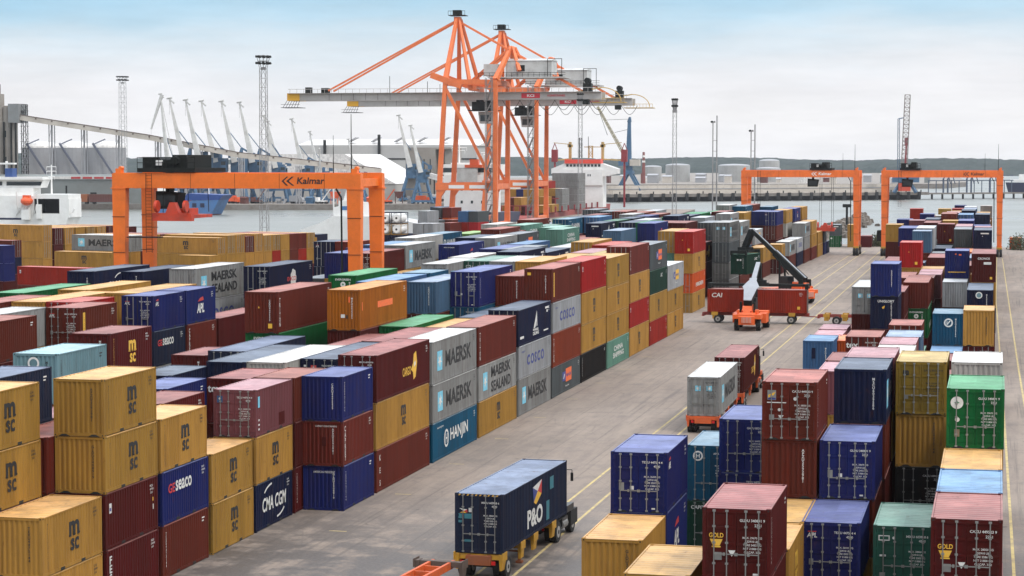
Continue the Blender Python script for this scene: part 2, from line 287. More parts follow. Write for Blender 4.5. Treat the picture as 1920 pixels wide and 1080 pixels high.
# wooded hills on the far side of the bay
m_hill = mat('far_woods', (.024, .036, .034), .95, spec=.1, c2=(.042, .055, .048), cscale=.012, grime=.4, gscale=.03, dirt=(.02, .035, .03))
def hills():
    rnd = random.Random(4); nx, ny = 420, 14; x0, x1 = -2700, 700; mb = MB(); vs = []
    ph = [rnd.uniform(0, 6.3) for _ in range(8)]
    for j in range(ny):
        for i in range(nx):
            x = x0+(x1-x0)*i/(nx-1); s = j/(ny-1); y = 2750+s*900-(x+400)*-.22
            h = 17+4*math.sin(x/310+ph[0])+3*math.sin(x/140+ph[1])+2.2*math.sin(x/61+ph[2])
            h *= (.5+.5*min(1, max(0, (-x+120)/500))) if x > -400 else 1
            h = h*math.sin(min(1, s*1.5)*math.pi/2)**.7
            h += (rnd.uniform(0, 4.5) if 0 < j else 0)
            vs.append((x, y+rnd.uniform(-8, 8), -3 if j == 0 else h+1))
    fs = [(j*nx+i, j*nx+i+1, (j+1)*nx+i+1, (j+1)*nx+i) for j in range(ny-1) for i in range(nx-1)]
    mb.add(vs, fs); return struct(mb.obj('hills', m_hill))
hills()

# ------------------------------------------------------------------ paints
PAINT = {}
COL = {  # code: (name in labels, wall colour, roof colour with sky reflection and fading painted in)
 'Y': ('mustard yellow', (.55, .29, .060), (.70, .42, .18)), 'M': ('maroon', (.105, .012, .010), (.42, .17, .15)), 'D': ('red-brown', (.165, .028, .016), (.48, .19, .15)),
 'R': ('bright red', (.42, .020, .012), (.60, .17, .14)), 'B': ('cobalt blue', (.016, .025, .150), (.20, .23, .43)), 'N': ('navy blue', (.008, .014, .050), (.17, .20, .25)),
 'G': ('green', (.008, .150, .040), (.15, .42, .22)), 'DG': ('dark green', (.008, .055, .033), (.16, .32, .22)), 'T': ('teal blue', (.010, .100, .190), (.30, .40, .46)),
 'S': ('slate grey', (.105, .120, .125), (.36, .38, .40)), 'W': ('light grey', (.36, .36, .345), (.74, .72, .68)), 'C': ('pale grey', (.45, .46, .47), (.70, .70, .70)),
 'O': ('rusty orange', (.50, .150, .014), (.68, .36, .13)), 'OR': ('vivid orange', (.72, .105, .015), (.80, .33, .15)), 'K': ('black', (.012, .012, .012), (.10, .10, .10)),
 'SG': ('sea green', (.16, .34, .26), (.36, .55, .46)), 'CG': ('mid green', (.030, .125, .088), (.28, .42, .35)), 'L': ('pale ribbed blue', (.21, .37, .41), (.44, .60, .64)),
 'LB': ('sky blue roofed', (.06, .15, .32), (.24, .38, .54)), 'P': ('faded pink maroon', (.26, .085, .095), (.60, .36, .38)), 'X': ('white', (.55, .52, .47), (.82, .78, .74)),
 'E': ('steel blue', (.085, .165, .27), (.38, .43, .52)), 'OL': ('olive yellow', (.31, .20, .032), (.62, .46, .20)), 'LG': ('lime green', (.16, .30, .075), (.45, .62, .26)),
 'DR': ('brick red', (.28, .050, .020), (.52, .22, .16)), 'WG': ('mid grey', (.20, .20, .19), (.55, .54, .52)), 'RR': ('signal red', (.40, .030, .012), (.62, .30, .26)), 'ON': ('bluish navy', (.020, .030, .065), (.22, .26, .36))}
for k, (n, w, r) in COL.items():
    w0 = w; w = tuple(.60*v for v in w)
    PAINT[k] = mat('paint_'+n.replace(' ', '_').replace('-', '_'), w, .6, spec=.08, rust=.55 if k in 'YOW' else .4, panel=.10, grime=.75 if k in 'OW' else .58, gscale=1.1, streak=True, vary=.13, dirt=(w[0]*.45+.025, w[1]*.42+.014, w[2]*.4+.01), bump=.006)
    PAINT[k+'r'] = mat('roof_'+n.replace(' ', '_').replace('-', '_'), tuple(.5*a+.5*b for a, b in zip(r, w0)), .45, spec=.35, rust=.75, panel=.13, pstep=(9, 1.5, 9), grime=.75, gscale=.9, vary=.12, c2=tuple(.85*a+.15*b for a, b in zip(r, w)), cscale=.5, dirt=tuple(.35*v+.02 for v in r))  # roofs lighter than walls: sky reflection put into the colour, plus real weathering
for k, c in (('white', (.66, .65, .61)), ('black', (.012, .012, .012)), ('yel', (.75, .42, .03)), ('red', (.5, .02, .02)), ('sky', (.16, .52, .68)), ('blue', (.02, .04, .22)), ('org', (.8, .13, .02)), ('grey', (.2, .2, .19)), ('tealm', (.02, .16, .20)), ('olive', (.2, .16, .1)), ('fgreen', (.01, .15, .05))):
    PAINT[k] = mat('mark_'+k, c, .6, grime=.4, gscale=3, dirt=(.03, .024, .02) if sum(c) < .2 else (.16, .12, .09))
M_DARK = mat('underframe_black', (.012, .011, .010), .8); M_STEEL = mat('galvanised_steel', (.23, .23, .215), .5, metal=.3, grime=.4, gscale=3)
M_RUBBER = mat('tyre_rubber', (.014, .014, .014), .85); M_GLASS = mat('dark_glass', (.02, .03, .035), .12); M_RIM = mat('wheel_rim', (.35, .34, .32), .5, grime=.5)

# ------------------------------------------------------------------ containers
W2 = 1.219
def corr(mb, a0, a1, z0, z1, out, depth, pitch, fn, mi=0):
    """vertical trapezoid corrugation from a0 to a1; fn(a, o, z) -> xyz, o = outward position"""
    n = max(3, round((a1-a0)/pitch)); p = (a1-a0)/n; pr = [(a0, out)]
    for i in range(n):
        b = a0+i*p; pr += [(b+p*.32, out), (b+p*.5, out-depth), (b+p*.82, out-depth), (b+p, out)]
    vs = [fn(a, o, z0) for a, o in pr]+[fn(a, o, z1) for a, o in pr]; n = len(pr)
    mb.add(vs, [(i, i+1, n+i+1, n+i) for i in range(n-1)], mi)
_cm = {}
def body_mesh(L, H, near, far, lod):
    """slots: 0 paint, 1 roof, 2 dark, 3 steel"""
    k = (L, H, near, far, lod)
    if k in _cm: return _cm[k]
    mb = MB(); P = .13; z0 = .012; zt = H-.012
    for sx in (-1, 1):
        for y0, y1 in ((0, P), (L-P, L)):
            mb.box(min(sx*W2, sx*(W2-P)), y0, z0, max(sx*W2, sx*(W2-P)), y1, zt)
        mb.box(min(sx*(W2-.008), sx*(W2-.07)), P, z0+.03, max(sx*(W2-.008), sx*(W2-.07)), L-P, .19)
        mb.box(min(sx*(W2-.004), sx*(W2-.07)), P, H-.085, max(sx*(W2-.004), sx*(W2-.07)), L-P, H-.018)
        if L > 9 or lod == 2: fn = (lambda a, o, z, s=sx: (s*o, a, z))
        else: fn = (lambda a, o, z, s=sx: (s*o, a, z))
        corr(mb, P, L-P, .19, H-.085, W2-.012, .034 if lod < 2 else .03, .278 if lod < 2 else .556, fn)
    for y, s, kind in ((0, -1, near), (L, 1, far)):
        e0, e1 = (y, y+P) if s < 0 else (y-P, y)
        f = .006*s
        mb.box(-(W2-P), e0+(.006 if s < 0 else 0), z0, W2-P, e1-(.006 if s > 0 else 0), .16); mb.box(-(W2-P), e0+(.004 if s < 0 else 0), H-.13, W2-P, e1-(.004 if s > 0 else 0), zt)
        if kind == 'b': corr(mb, -(W2-P), W2-P, .16, H-.13, .02, .045, .25, lambda a, o, z, s=s, y=y: (a, y-s*(.04-o), z))
        elif kind == 'd':
            yy = y-s*.05; mb.add([(-(W2-P), yy, .16), (W2-P, yy, .16), (W2-P, yy, H-.13), (-(W2-P), yy, H-.13)], [(0, 1, 2, 3)])
            for xa in (-1.07, .02):
                for q in range(4):
                    h = (H-.36)/4; zb = .2+q*h
                    mb.box(xa+.06, min(yy, yy+s*.022), zb+.04, xa+.99, max(yy, yy+s*.022), zb+h-.06)
            for x in (-.78, -.32, .32, .78):
                yb = y+s*.035; mb.box(x-.028, min(yb, yb-s*.05), .08, x+.028, max(yb, yb-s*.05), H-.07, 3)
            for x in (-.78, .32): mb.box(x, min(y, y+s*.05), .9, x+.42, max(y, y+s*.05), .95, 3)
            mb.box(-.02, min(y-s*.03, y-s*.025), .16, .02, max(y-s*.03, y-s*.02), H-.13, 2)
    mb.box(-(W2-.07), .02, .10, W2-.07, L-.02, .15, 2)
    if lod < 2:
        for sx in (-1, 1):
            for ya, yb in ((-.004, .178), (L-.178, L+.004)):
                for za, zb in ((0, .118), (H-.118, H)):
                    mb.box(min(sx*(W2+.004), sx*(W2-.162)), ya, za, max(sx*(W2+.004), sx*(W2-.162)), yb, zb)
                    mb.box(min(sx*(W2+.006), sx*(W2-.01)), ya+.05, za+.03, max(sx*(W2+.006), sx*(W2-.01)), yb-.05, zb-.03, 2)
                    if ya < 0: mb.box(sx*(W2-.08)-.032, -.007, za+.03, sx*(W2-.08)+.032, .01, zb-.03, 2)
            if L < 7:
                for c in (-1.05, 1.05): mb.box(min(sx*(W2+.002), sx*(W2-.2)), L/2+c-.2, .04, max(sx*(W2+.002), sx*(W2-.2)), L/2+c+.2, .165, 2)
        if L < 7 or near == 'b':
            for c in (-.72, .72): mb.prism([(c-.28, -.003), (c+.28, -.003), (c+.1, .1), (c-.1, .1)], -.002, .05, 'y', 2)
    _cm[k] = mb; return mb
def roof_geo(L, H):
    mb = MB(); zt = H-.02
    for sx in (-1, 1): mb.box(min(sx*(W2-.001), sx*(W2-.06)), .1, H-.03, max(sx*(W2-.001), sx*(W2-.06)), L-.1, H-.006)
    mb.box(-W2+.06, .004, H-.03, W2-.06, .09, H-.007); mb.box(-W2+.06, L-.09, H-.03, W2-.06, L-.004, H-.007)
    n = round((L-.18)/.42); p = (L-.18)/n; pr = [(.09, zt)]
    for i in range(n): b = .09+i*p; pr += [(b+p*.3, zt), (b+p*.42, zt-.018), (b+p*.86, zt-.018), (b+p, zt)]
    x = W2-.06; vs = [(-x, a, z) for a, z in pr]+[(x, a, z) for a, z in pr]; m = len(pr)
    mb.add(vs, [(i, m+i, m+i+1, i+1) for i in range(m-1)]); return mb
_mm = {}
def cached(key, fn):
    if key not in _mm: _mm[key] = fn()
    return _mm[key]
def body_data(L, H, near, far, lod, withroof):
    def f():
        b = body_mesh(L, H, near, far, lod); mb = MB(); mb.v = list(b.v); mb.f = list(b.f); mb.m = list(b.m)
        if withroof: r = roof_geo(L, H); mb.add(r.v, r.f, 1)
        return mb.mesh('container_body', [None, None, M_DARK, M_STEEL])
    return cached(('body', L, H, near, far, lod, withroof), f)
def link(name, me, parent, mats=None, loc=(0, 0, 0), rz=0):
    o = bpy.data.objects.new(name, me); col.objects.link(o); o.parent = parent; o.location = loc; o.rotation_euler = (0, 0, rz)
    if mats:
        for i, m in mats.items():
            if i < len(o.material_slots): o.material_slots[i].link = 'OBJECT'; o.material_slots[i].material = m
    return o
def leaf_mesh(H, hand):
    mb = MB(); w = 1.075; z0, z1 = .165, H-.135; x0, x1 = (-w, -.012) if hand < 0 else (.012, w)
    mb.box(x0, .035, z0, x1, .06, z1)
    mb.box(x0, .004, z0, x0+.05, .035, z1); mb.box(x1-.05, .004, z0, x1, .035, z1)
    n = 4; h = (z1-z0)/n
    for i in range(n+1): zz = z0+i*h; mb.box(x0+.05, .004, max(z0, zz-.045), x1-.05, .035, min(z1, zz+.045))
    for i in range(n): mb.box(x0+.13, .020, z0+i*h+.10, x1-.13, .035, z0+(i+1)*h-.10)
    xe = x0 if hand < 0 else x1
    for i in range(4): zz = z0+.2+i*(z1-z0-.4)/3; mb.box(xe-.06, -.012, zz-.05, xe+.06, .004, zz+.05)   # hinges
    return mb.mesh('door', [None])
def bar_mesh(H, hd):
    mb = MB(); mb.tube((0, 0, .06), (0, 0, H-.05), .021, n=8)
    for z in (.09, .6, 1.35, H-.65, H-.09): mb.box(-.055, -.028, z-.035, .055, .03, z+.035)
    mb.box(min(0, hd*.42), -.045, .93, max(0, hd*.42), -.02, .965); mb.box(hd*.36-.04, -.05, .89, hd*.36+.04, .0, 1.0)
    return mb.mesh('locking_bar', [M_STEEL])
rn = random.Random(11)
LET = ['MSCU', 'GLDU', 'APZU', 'CAXU', 'TEXU', 'GATU', 'TTNU', 'INKU', 'FSCU', 'CLHU']
def code(i): r = random.Random(i); return '%s %06d %d' % (LET[i % len(LET)], r.randrange(200000, 999999), r.randrange(10))
def vnum(c, i, h=1.5):
    m = Mark(); s = code(i).replace(' ', ''); m.text('\n'.join(s), 0, 0, h, c, bold=.03, line=.82); return m.mesh('number')
def doornum(c, i):
    m = Mark(); r = random.Random(i+99); m.text(code(i), 0, .0, .1, c, bold=.025); m.text('%d' % r.choice([2261, 2251, 4310, 4500, 2200]), .2, -.17, .1, c, bold=.025)
    for q, t in enumerate(('MAX. %d KG' % (24000+r.randrange(8)*810), '%d LB' % 52910, 'TARE %d KG' % (2200+r.randrange(400)), 'NET %d KG' % 21800, 'CU.CAP. 33.2')):
        m.text(t, .0, -.62-q*.13, .075, c, bold=.015)
    return m.mesh('weight_panel')
STK = lambda s: '\n'.join(s)
def side_mark(name, L, H, dk):
    """marks on the long side; returns list of (part name, mesh, a, b)"""
    m = Mark(); c = 'black' if dk else 'white'; X = L/2; Z = H/2+.05; out = []
    if name in ('msc', 'mscy'):
        q = 'black' if name == 'msc' else 'yel'; x = X+.15 if L < 9 else X
        m.text('m', x, Z+.32, .66, q, width=1.04, bold=.05)
        m.rect(x-.56, Z+.0, x-.40, Z+.07, q); m.rect(x+.42, Z+.02, x+.58, Z+.09, q); m.rect(x-.12, Z+.0, x+.14, Z+.05, q)
        m.text('sc', x+.05, Z-.38, .54, q, width=.84, bold=.035); out.append(('lettering', m.mesh('lettering')))
        v = Mark(); v.text(STK('MEDITERRANEANSHIPPINGCO'), .55, H/2, 1.95, q, width=.075, bold=.01, line=.80); out.append(('number', v.mesh('number')))
    elif name in ('maersk', 'sealand'):
        s = .66; cx, cz = (2.0, Z) if L > 9 else (1.15, Z); k = 1 if L > 9 else .55
        m.rect(cx-s, cz-s, cx+s, cz+s, 'sky')
        m.poly([(cx+(.56 if i % 2 == 0 else .2)*math.sin(math.pi*i/7), cz+(.56 if i % 2 == 0 else .2)*math.cos(math.pi*i/7)) for i in range(14)], 'white', .004)
        out.append(('logo', m.mesh('logo'))); t = Mark()
        if name == 'maersk': t.text('MAERSK', 7.1 if L > 9 else 3.9, Z, 1.12 if L > 9 else .7, 'black', width=7.2 if L > 9 else 3.7, bold=.035)
        else: t.text('MAERSK', 7.1, Z+.52, .82, 'black', width=6.4, bold=.035); t.text('SEALAND', 7.1, Z-.58, .82, 'black', width=6.4, bold=.035)
        out.append(('lettering', t.mesh('lettering')))
    elif name == 'cosco':
        m.text('COSCO', X+.1, Z-.05, .85, 'blue', width=min(6.4, L*.6), bold=.045, spacing=1.4); m.text('COSCO', 1.6, H-.5, .14, 'blue', width=1.3); out.append(('lettering', m.mesh('lettering')))
    elif name == 'hanjin':
        m.text('HANJIN', X+1.0, Z-.1, 1.1, 'white', width=4.9, bold=.03); m.disc(X-2.5, Z-.1, .62, 'white'); m.disc(X-2.5, Z-.1, .46, 'T', .003); m.text('H', X-2.5, Z-.1, .62, 'white', bold=.03, d=.006)
        m.text('HANJIN', 2.0, H-.42, .15, 'white', width=1.6, spacing=1.2); out.append(('lettering', m.mesh('lettering')))
    elif name in ('apl', 'apls'):
        if name == 'apl': a, z, h = (X-.1, Z-.25, .72)
        else: a, z, h = (.75, H-.62, .30)
        m.text('APL', a, z, h, 'white', width=h*2.1, bold=.05, shear=.15)
        m.poly([(a-h*.8, z+h*.72), (a+h*.9, z+h*.80), (a+h*.7, z+h*1.2), (a-h*.2, z+h*1.05)], 'red'); out.append(('lettering', m.mesh('lettering')))
    elif name == 'seaco':
        m.text('GE', 1.2, Z+.35, .46, 'red', width=.85, bold=.035); m.text('seaco', 2.75, Z+.38, .52, 'white', width=2.1, bold=.03); out.append(('lettering', m.mesh('lettering')))
    elif name == 'cma':
        w = 3.9 if L < 9 else 6.5; m.text('CMA CGM', X, Z-.05, .78, 'white', width=w, bold=.03, shear=.12)
        for sg in (1, -1):
            pts = []
            for i in range(9): t = math.radians(38+i*6); pts.append((X-sg*.3-sg*1.75*math.cos(t), Z+sg*(.02+1.02*math.sin(t))))
            for i in range(8, -1, -1): t = math.radians(38+i*6); pts.append((X-sg*.3-sg*1.75*math.cos(t)*.92, Z+sg*(.02+1.02*math.sin(t)*.9)))
            for i in range(8): m.poly([pts[i], pts[i+1], pts[16-i], pts[17-i]], 'white')
        out.append(('lettering', m.mesh('lettering')))
    elif name == 'cargo':
        m.text('CARGO', L*.55, Z-.22, .55, 'yel', width=1.9, bold=.03); x = L*.68
        m.poly([(x-.6, Z-.2), (x-.1, Z+.2), (x+.05, Z+.75), (x+.6, Z+.9), (x+.85, Z+.2), (x+.5, Z-.75), (x+.0, Z-.9), (x-.15, Z-.4)], 'yel'); m.poly([(x+.1, Z-.1), (x+.5, Z+.05), (x+.45, Z+.3), (x+.1, Z+.2)], 'white', .003); out.append(('lettering', m.mesh('lettering')))
    elif name == 'dvc':
        x = X+.3
        m.poly([(x-.9, Z-.45), (x+.35, Z+.95), (x+.25, Z+.1), (x-.2, Z-.4)], 'white'); m.poly([(x+.42, Z+.9), (x+.5, Z-.3), (x+.2, Z-.35)], 'white')
        for i in range(5): m.rect(x-1.1+i*.42, Z-.62-.02*i, x-.82+i*.42, Z-.48, 'white')
        m.text('DELMAS', x, Z-.86, .28, 'white', width=2.2, bold=.04); m.rect(L-2.2, H-.55, L-.8, H-.38, 'white'); m.rect(L-1.7, H-.85, L-1.2, H-.65, 'white'); m.rect(.6, .55, 1.9, .75, 'white'); m.rect(L-2.8, .55, L-1.0, .66, 'white'); out.append(('lettering', m.mesh('lettering')))
    elif name in ('hapag', 'hapagy'):
        a = X-.2 if L > 9 else X
        m.rect(a-1.5, Z-.35, a-.1, Z+.45, 'blue'); m.rect(a-.1, Z-.5, a+2.4, Z+.65, 'org' if name == 'hapag' else 'yel'); m.text('HL', a-.8, Z+.05, .42, 'white', bold=.05, d=0) if False else m.poly([(a-1.2, Z-.15), (a-.9, Z-.15), (a-.5, Z+.25), (a-.8, Z+.25)], 'white', .004)
        t = Mark(); t.text('Hapag-Lloyd', a+1.15, Z+.05, .42, 'blue', width=2.1, bold=.03); t.text('Hapag-Lloyd', a+.5, Z-.85, .18, 'white', width=1.6); out.append(('logo', m.mesh('logo'))); out.append(('lettering', t.mesh('lettering')))
        for v in out[-1][1].vertices: v.co.y -= .006
    elif name == 'ever':
        m.text('EVERGREEN', X+.5, .95, .52, 'white', width=3.9 if L < 9 else 7, bold=.03); out.append(('lettering', m.mesh('lettering')))
    elif name == 'china':
        m.text('CHINA', X, Z+.32, .5, 'white', width=2.6 if L < 9 else 5, bold=.03); m.text('SHIPPING', X, Z-.35, .5, 'white', width=2.9 if L < 9 else 6, bold=.03); out.append(('lettering', m.mesh('lettering')))
    elif name in ('caprey', 'kes', 'fesco', 'gatx'):
        w = {'caprey': 'CAPREY', 'kes': 'KES', 'fesco': 'FESCO', 'gatx': 'TRITON'}[name]
        m.text(STK(w), .45 if name != 'kes' else .75, H/2, 2.0 if name != 'kes' else 1.9, 'white', width=.26 if name != 'fesco' else .5, bold=.03, line=.8 if name != 'kes' else 1.6); out.append(('lettering', m.mesh('lettering')))
    elif name == 'evico':
        for q in range(7): t = q*math.pi*2/7; m.disc(X+.5+.5*math.cos(t), Z+.35*math.sin(t)*1.6, .34, 'white', n=9)
        m.disc(X+.5, Z, .5, 'white', .003); t = Mark(); t.text('EVICO', X, Z-.0, .4, 'red', width=2.4, bold=.03); out += [('logo', m.mesh('logo')), ('lettering', t.mesh('lettering'))]
        for v in out[-1][1].vertices: v.co.y -= .008
    elif name == 'cai':
        m.text('CAI', 1.2, H-.75, .55, 'white', width=1.3, bold=.03, shear=.1); m.rect(L-1.15, .5, L-.8, .85, 'yel'); out.append(('lettering', m.mesh('lettering')))
    elif name == 'nl':
        m.rect(.42, H-.95, .68, H-.5, 'white'); m.rect(.45, H-.85, .62, H-.7, 'blue', .003); m.rect(L-.6, Z-.3, L-.5, Z-.05, 'white'); m.rect(L-.62, Z+.1, L-.52, Z+.28, 'yel'); out.append(('label_panel', m.mesh('label_panel')))
    elif name == 'uasc':
        m.text('UASC', L*.66, H-.75, .42, c, width=1.3, shear=.3); out.append(('lettering', m.mesh('lettering')))
    elif name == 'po':
        m.text('P&O', X-.3, Z-.55, .95, 'white', width=2.9, bold=.05)
        x, z = X+.1, Z+.62
        m.poly([(x-.85, z+.32), (x+.9, z+.52), (x+.1, z+.02)], 'white'); m.poly([(x-.85, z+.32), (x+.1, z+.02), (x-.65, z-.45)], 'blue'); m.poly([(x+.9, z+.52), (x+.85, z-.2), (x+.1, z+.02)], 'red'); m.poly([(x-.65, z-.45), (x+.1, z+.02), (x+.85, z-.2), (x-.2, z-.62)], 'yel')
        for a in (X+2.6,): m.rect(a, Z+.35, a+.75, Z+1.0, 'tealm')
        m.rect(X+1.9, .35, X+2.5, 1.35, 'tealm'); out.append(('lettering', m.mesh('lettering')))
    elif name == 'panel':
        m.rect(L*.62, .25, L*.78, .95, 'M'); m.rect(.4, .35, .6, .45, 'white'); m.rect(.4, .6, .62, .7, 'white'); m.rect(.4, .85, .6, .95, 'white'); m.rect(.35, H-1.0, .65, H-.4, 'sky'); out.append(('label_panel', m.mesh('label_panel')))
    elif name == 'strip':
        m.rect(.5, .5, .85, H-.35, 'yel'); m.text(STK('CRONOS'), .68, H/2, 1.6, 'black', width=.13, line=.85); out.append(('lettering', m.mesh('lettering')))
    elif name == 'vt':
        m.text(STK(code(L > 9 and 3 or 4).replace(' ', '')), .45, H/2+.1, 1.7, c, width=.12, bold=.03, line=.82); m.rect(L-.9, H-.45, L-.55, H-.38, c); m.rect(L-.9, H-.6, L-.65, H-.53, c); out.append(('number', m.mesh('number')))
    elif name == 'orange':
        m.rect(L*.36, Z-.15, L*.68, Z+.32, 'org'); m.rect(.5, Z-.1, .62, Z+.5, 'org'); out.append(('patch', m.mesh('patch')))
    elif name == 'cronosb': m.text('CRONOS', X, Z+.2, .4, 'white'); out.append(('lettering', m.mesh('lettering')))
    if name not in ('-', 'panel', 'vt', 'po'):
        v = Mark(); r = L-.75
        v.text(code(len(name)+int(L))[:4], r, H-.40, .10, c, width=.36); v.text(code(len(name)+int(L))[5:], r+.05, H-.56, .10, c, width=.46); v.text('2261', r, H-.72, .09, c, width=.28); out.append(('number', v.mesh('number')))
    return out
def end_mark(name, H, kind, dk, i):
    c = 'black' if dk else 'white'; m = Mark(); out = []
    if kind == 'b' and name != 'noname': out.append(('number', cached(('vn', c, i % 5), lambda: vnum(c, i % 5)), .62, H/2+.15))
    if kind == 'd': out.append(('weight_panel', cached(('dn', c, i % 6), lambda: doornum(c, i % 6)), .57, H-.42))
    if name == 'tex': m.text('tex', -.75, H-.62, .38, 'white', width=.85, bold=.035)
    elif name == 'cronos': m.text('CRONOS', 0, H-.5, .22, 'white', width=1.2, bold=.03); m.rect(.0, H-1.1, .75, H-.85, 'white'); m.rect(.62, .3, .85, .55, 'yel')
    elif name == 'unig': m.text('UNIGLORY', .15, H-.42, .22, 'white', width=1.45, bold=.03); m.poly([(-.2, H-.95), (.05, H-.8), (.0, H-1.05), (-.15, H-1.1)], 'yel')
    elif name == 'hj': m.disc(.05, H-.75, .36, 'white'); m.disc(.05, H-.75, .24, 'T', .003); m.poly([(-.12, H-.92), (-.02, H-.92), (.22, H-.6), (.12, H-.58)], 'white', .006); m.rect(-.1, H-.9, -.03, H-.62, 'white', .006)
    elif name == 'hjd': m.disc(-.66, H-.55, .26, 'white'); m.disc(-.66, H-.55, .18, 'T', .003); m.text('H', -.66, H-.55, .22, 'white', bold=.03, d=.006)
    elif name == 'gold': m.text('GOLD', -.72, H-.98, .17, 'yel', width=.52, bold=.03); m.poly([(-.95, H-1.12), (-.49, H-1.12), (-.6, H-1.36), (-.84, H-1.36)], 'yel'); m.rect(-.88, H-1.42, -.56, H-1.37, 'yel'); m.poly([(-.16, .85), (-.29, 1.08), (-.03, 1.08)], 'white'); m.rect(-.78, .72, -.52, 1.0, 'grey'); m.rect(.6, .2, .78, .27, 'white')
    elif name == 'aplb': m.text('APL', -.78, H-.55, .2, 'white', width=.42, bold=.03, shear=.15); m.rect(-.95, H-.42, -.6, H-.38, 'red'); m.rect(-.9, .8, -.72, 1.05, 'grey')
    elif name == 'apld': m.rect(-.86, .95, -.64, 1.28, 'grey'); m.rect(-.38, .98, -.22, 1.14, 'white'); m.rect(.55, .15, .7, .22, 'white')
    elif name == 'caib': m.poly([(-1.0, H-.62), (-.55, H-.62), (-.55, H-.40), (-1.0, H-.40)], 'white'); m.rect(-.96, H-.58, -.59, H-.44, 'CG', .003); m.text('CAI', -.78, H-.51, .1, 'white', width=.26, bold=.04); m.disc(-.38, H-.5, .06, 'white'); m.rect(-.95, H-1.28, -.7, H-1.2, 'white'); m.rect(-.95, .35, -.72, .65, 'grey')
    elif name == 'everd': m.disc(-.78, H-.62, .27, 'white'); m.poly([(-.78+(.13 if q % 2 == 0 else .05)*math.sin(math.pi*q/4), H-.62+(.13 if q % 2 == 0 else .05)*math.cos(math.pi*q/4)) for q in range(8)], 'fgreen', .004); m.disc(-.76, H-1.35, .1, 'white'); m.rect(-.88, .5, -.66, .82, 'olive')
    elif name == 'evers': m.text('EVERGREEN', .05, H-.35, .16, 'white', width=1.3, bold=.03); m.disc(.05, H-.75, .22, 'white'); m.disc(.05, H-.75, .08, 'fgreen', .004)
    elif name == 'florens': m.rect(-.98, H-.82, -.6, H-.38, 'grey'); m.poly([(-.95, H-.6), (-.62, H-.45), (-.7, H-.6), (-.93, H-.72)], 'yel', .004); m.rect(-.95, H-.80, -.62, H-.72, 'blue', .004); m.rect(-1.0, H-.95, -.15, H-.91, 'white'); m.poly([(-.38, .9), (-.5, 1.1), (-.26, 1.1)], 'white'); m.rect(-.9, .88, -.68, 1.12, 'grey'); m.disc(-.45, H-1.25, .07, 'white'); m.disc(.25, H-.75, .08, 'white')
    elif name == 'mscd': m.text('m', -.74, H-.52, .18, 'black', width=.28, bold=.08); m.rect(-.88, H-.68, -.6, H-.62, 'black'); m.rect(-.8, .75, -.62, .95, 'grey')
    elif name == 'maerd':
        for a in (-.42, .42): m.rect(a-.2, H-1.05, a+.2, H-.65, 'sky'); m.poly([(a+(.17 if q % 2 == 0 else .07)*math.sin(math.pi*q/7), H-.85+(.17 if q % 2 == 0 else .07)*math.cos(math.pi*q/7)) for q in range(14)], 'white', .004)
    elif name == 'capital': m.text('CAPITAL', -.5, H-.32, .19, 'white', width=1.0, bold=.03)
    elif name == 'redlogo': m.rect(-.55, H-.75, -.2, H-.4, 'red'); m.rect(-.42, H-.66, -.33, H-.48, 'white', .003); m.rect(-1., H-.5, -.85, H-.38, 'white')
    elif name == 'bluelogo': m.rect(-1.0, H-.72, -.68, H-.35, 'LB'); m.disc(-.84, H-.5, .06, 'white', .003)
    elif name == 'aplb2': m.text('AMERICAN PRESIDENT', .05, H-.35, .12, 'white', width=1.3, spacing=1.15)
    elif name == 'patch': m.rect(-.05, H*.45, .2, H*.65, 'M'); m.text('CAPREY CONTAINERS', .2, H-.28, .09, 'white', width=1.3)
    elif name == 'orl': m.rect(-.2, .9, .1, 1.15, 'white'); m.rect(.18, .85, .3, 1.1, 'black'); m.rect(.36, H-.9, .48, H-.5, 'org')
    elif name == 'ylab': m.rect(.5, .35, .8, .68, 'yel'); m.poly([(-.25, H/2+.3), (-.1, H/2+.3), (-.175, H/2+.45)], 'yel')
    elif name == 'ylab2': m.rect(-.95, H-.55, -.65, H-.32, 'yel')
    elif name == 'bluest': m.rect(-.9, .62, .9, .7, 'yel'); m.rect(.2, H-.5, .45, H-.35, 'org'); m.rect(-.2, H-.42, -.05, H-.3, 'org')
    elif name == 'navytx': m.rect(-.3, H-.55, .8, H-.38, 'white'); m.disc(-.05, H-.85, .06, 'white')
    elif name == 'tealbl': m.disc(-.1, H-.5, .32, 'white'); m.disc(-.1, H-.5, .22, 'L', .003)
    elif name == 'darkp': m.rect(-.5, H*.5, -.2, H*.8, 'N')
    elif name == 'pod':
        m.poly([(-1.0, H-.72), (-.6, H-.78), (-.78, H-.86)], 'white'); m.poly([(-.98, H-.95), (-.78, H-.86), (-.62, H-.95)], 'yel'); m.poly([(-.6, H-.78), (-.58, H-.93), (-.78, H-.86)], 'red'); m.rect(-.52, H-.9, -.36, H-.7, 'white')
        m.rect(-1.04, H-1.22, -.86, H-.98, 'tealm'); m.rect(-.74, H-1.22, -.36, H-.98, 'tealm'); m.rect(-1.04, H-1.42, -.86, H-1.3, 'tealm'); m.rect(-.74, .55, -.4, .66, 'tealm')
        for q in range(10): m.poly([(-1.05+q*.21, H-.10), (-.97+q*.21, H-.10), (-.91+q*.21, H-.03), (-.99+q*.21, H-.03)], 'yel')
    elif name == 'dgs': m.rect(-.3, H-.95, -.05, H-.7, 'white'); m.rect(.12, H-.95, .37, H-.7, 'white')
    elif name == 'everdd': m.disc(-.75, H-.55, .2, 'white')
    if m.mb.f: out.append(('marking', m.mesh('marking'), 0, 0))
    return out
REST = {}
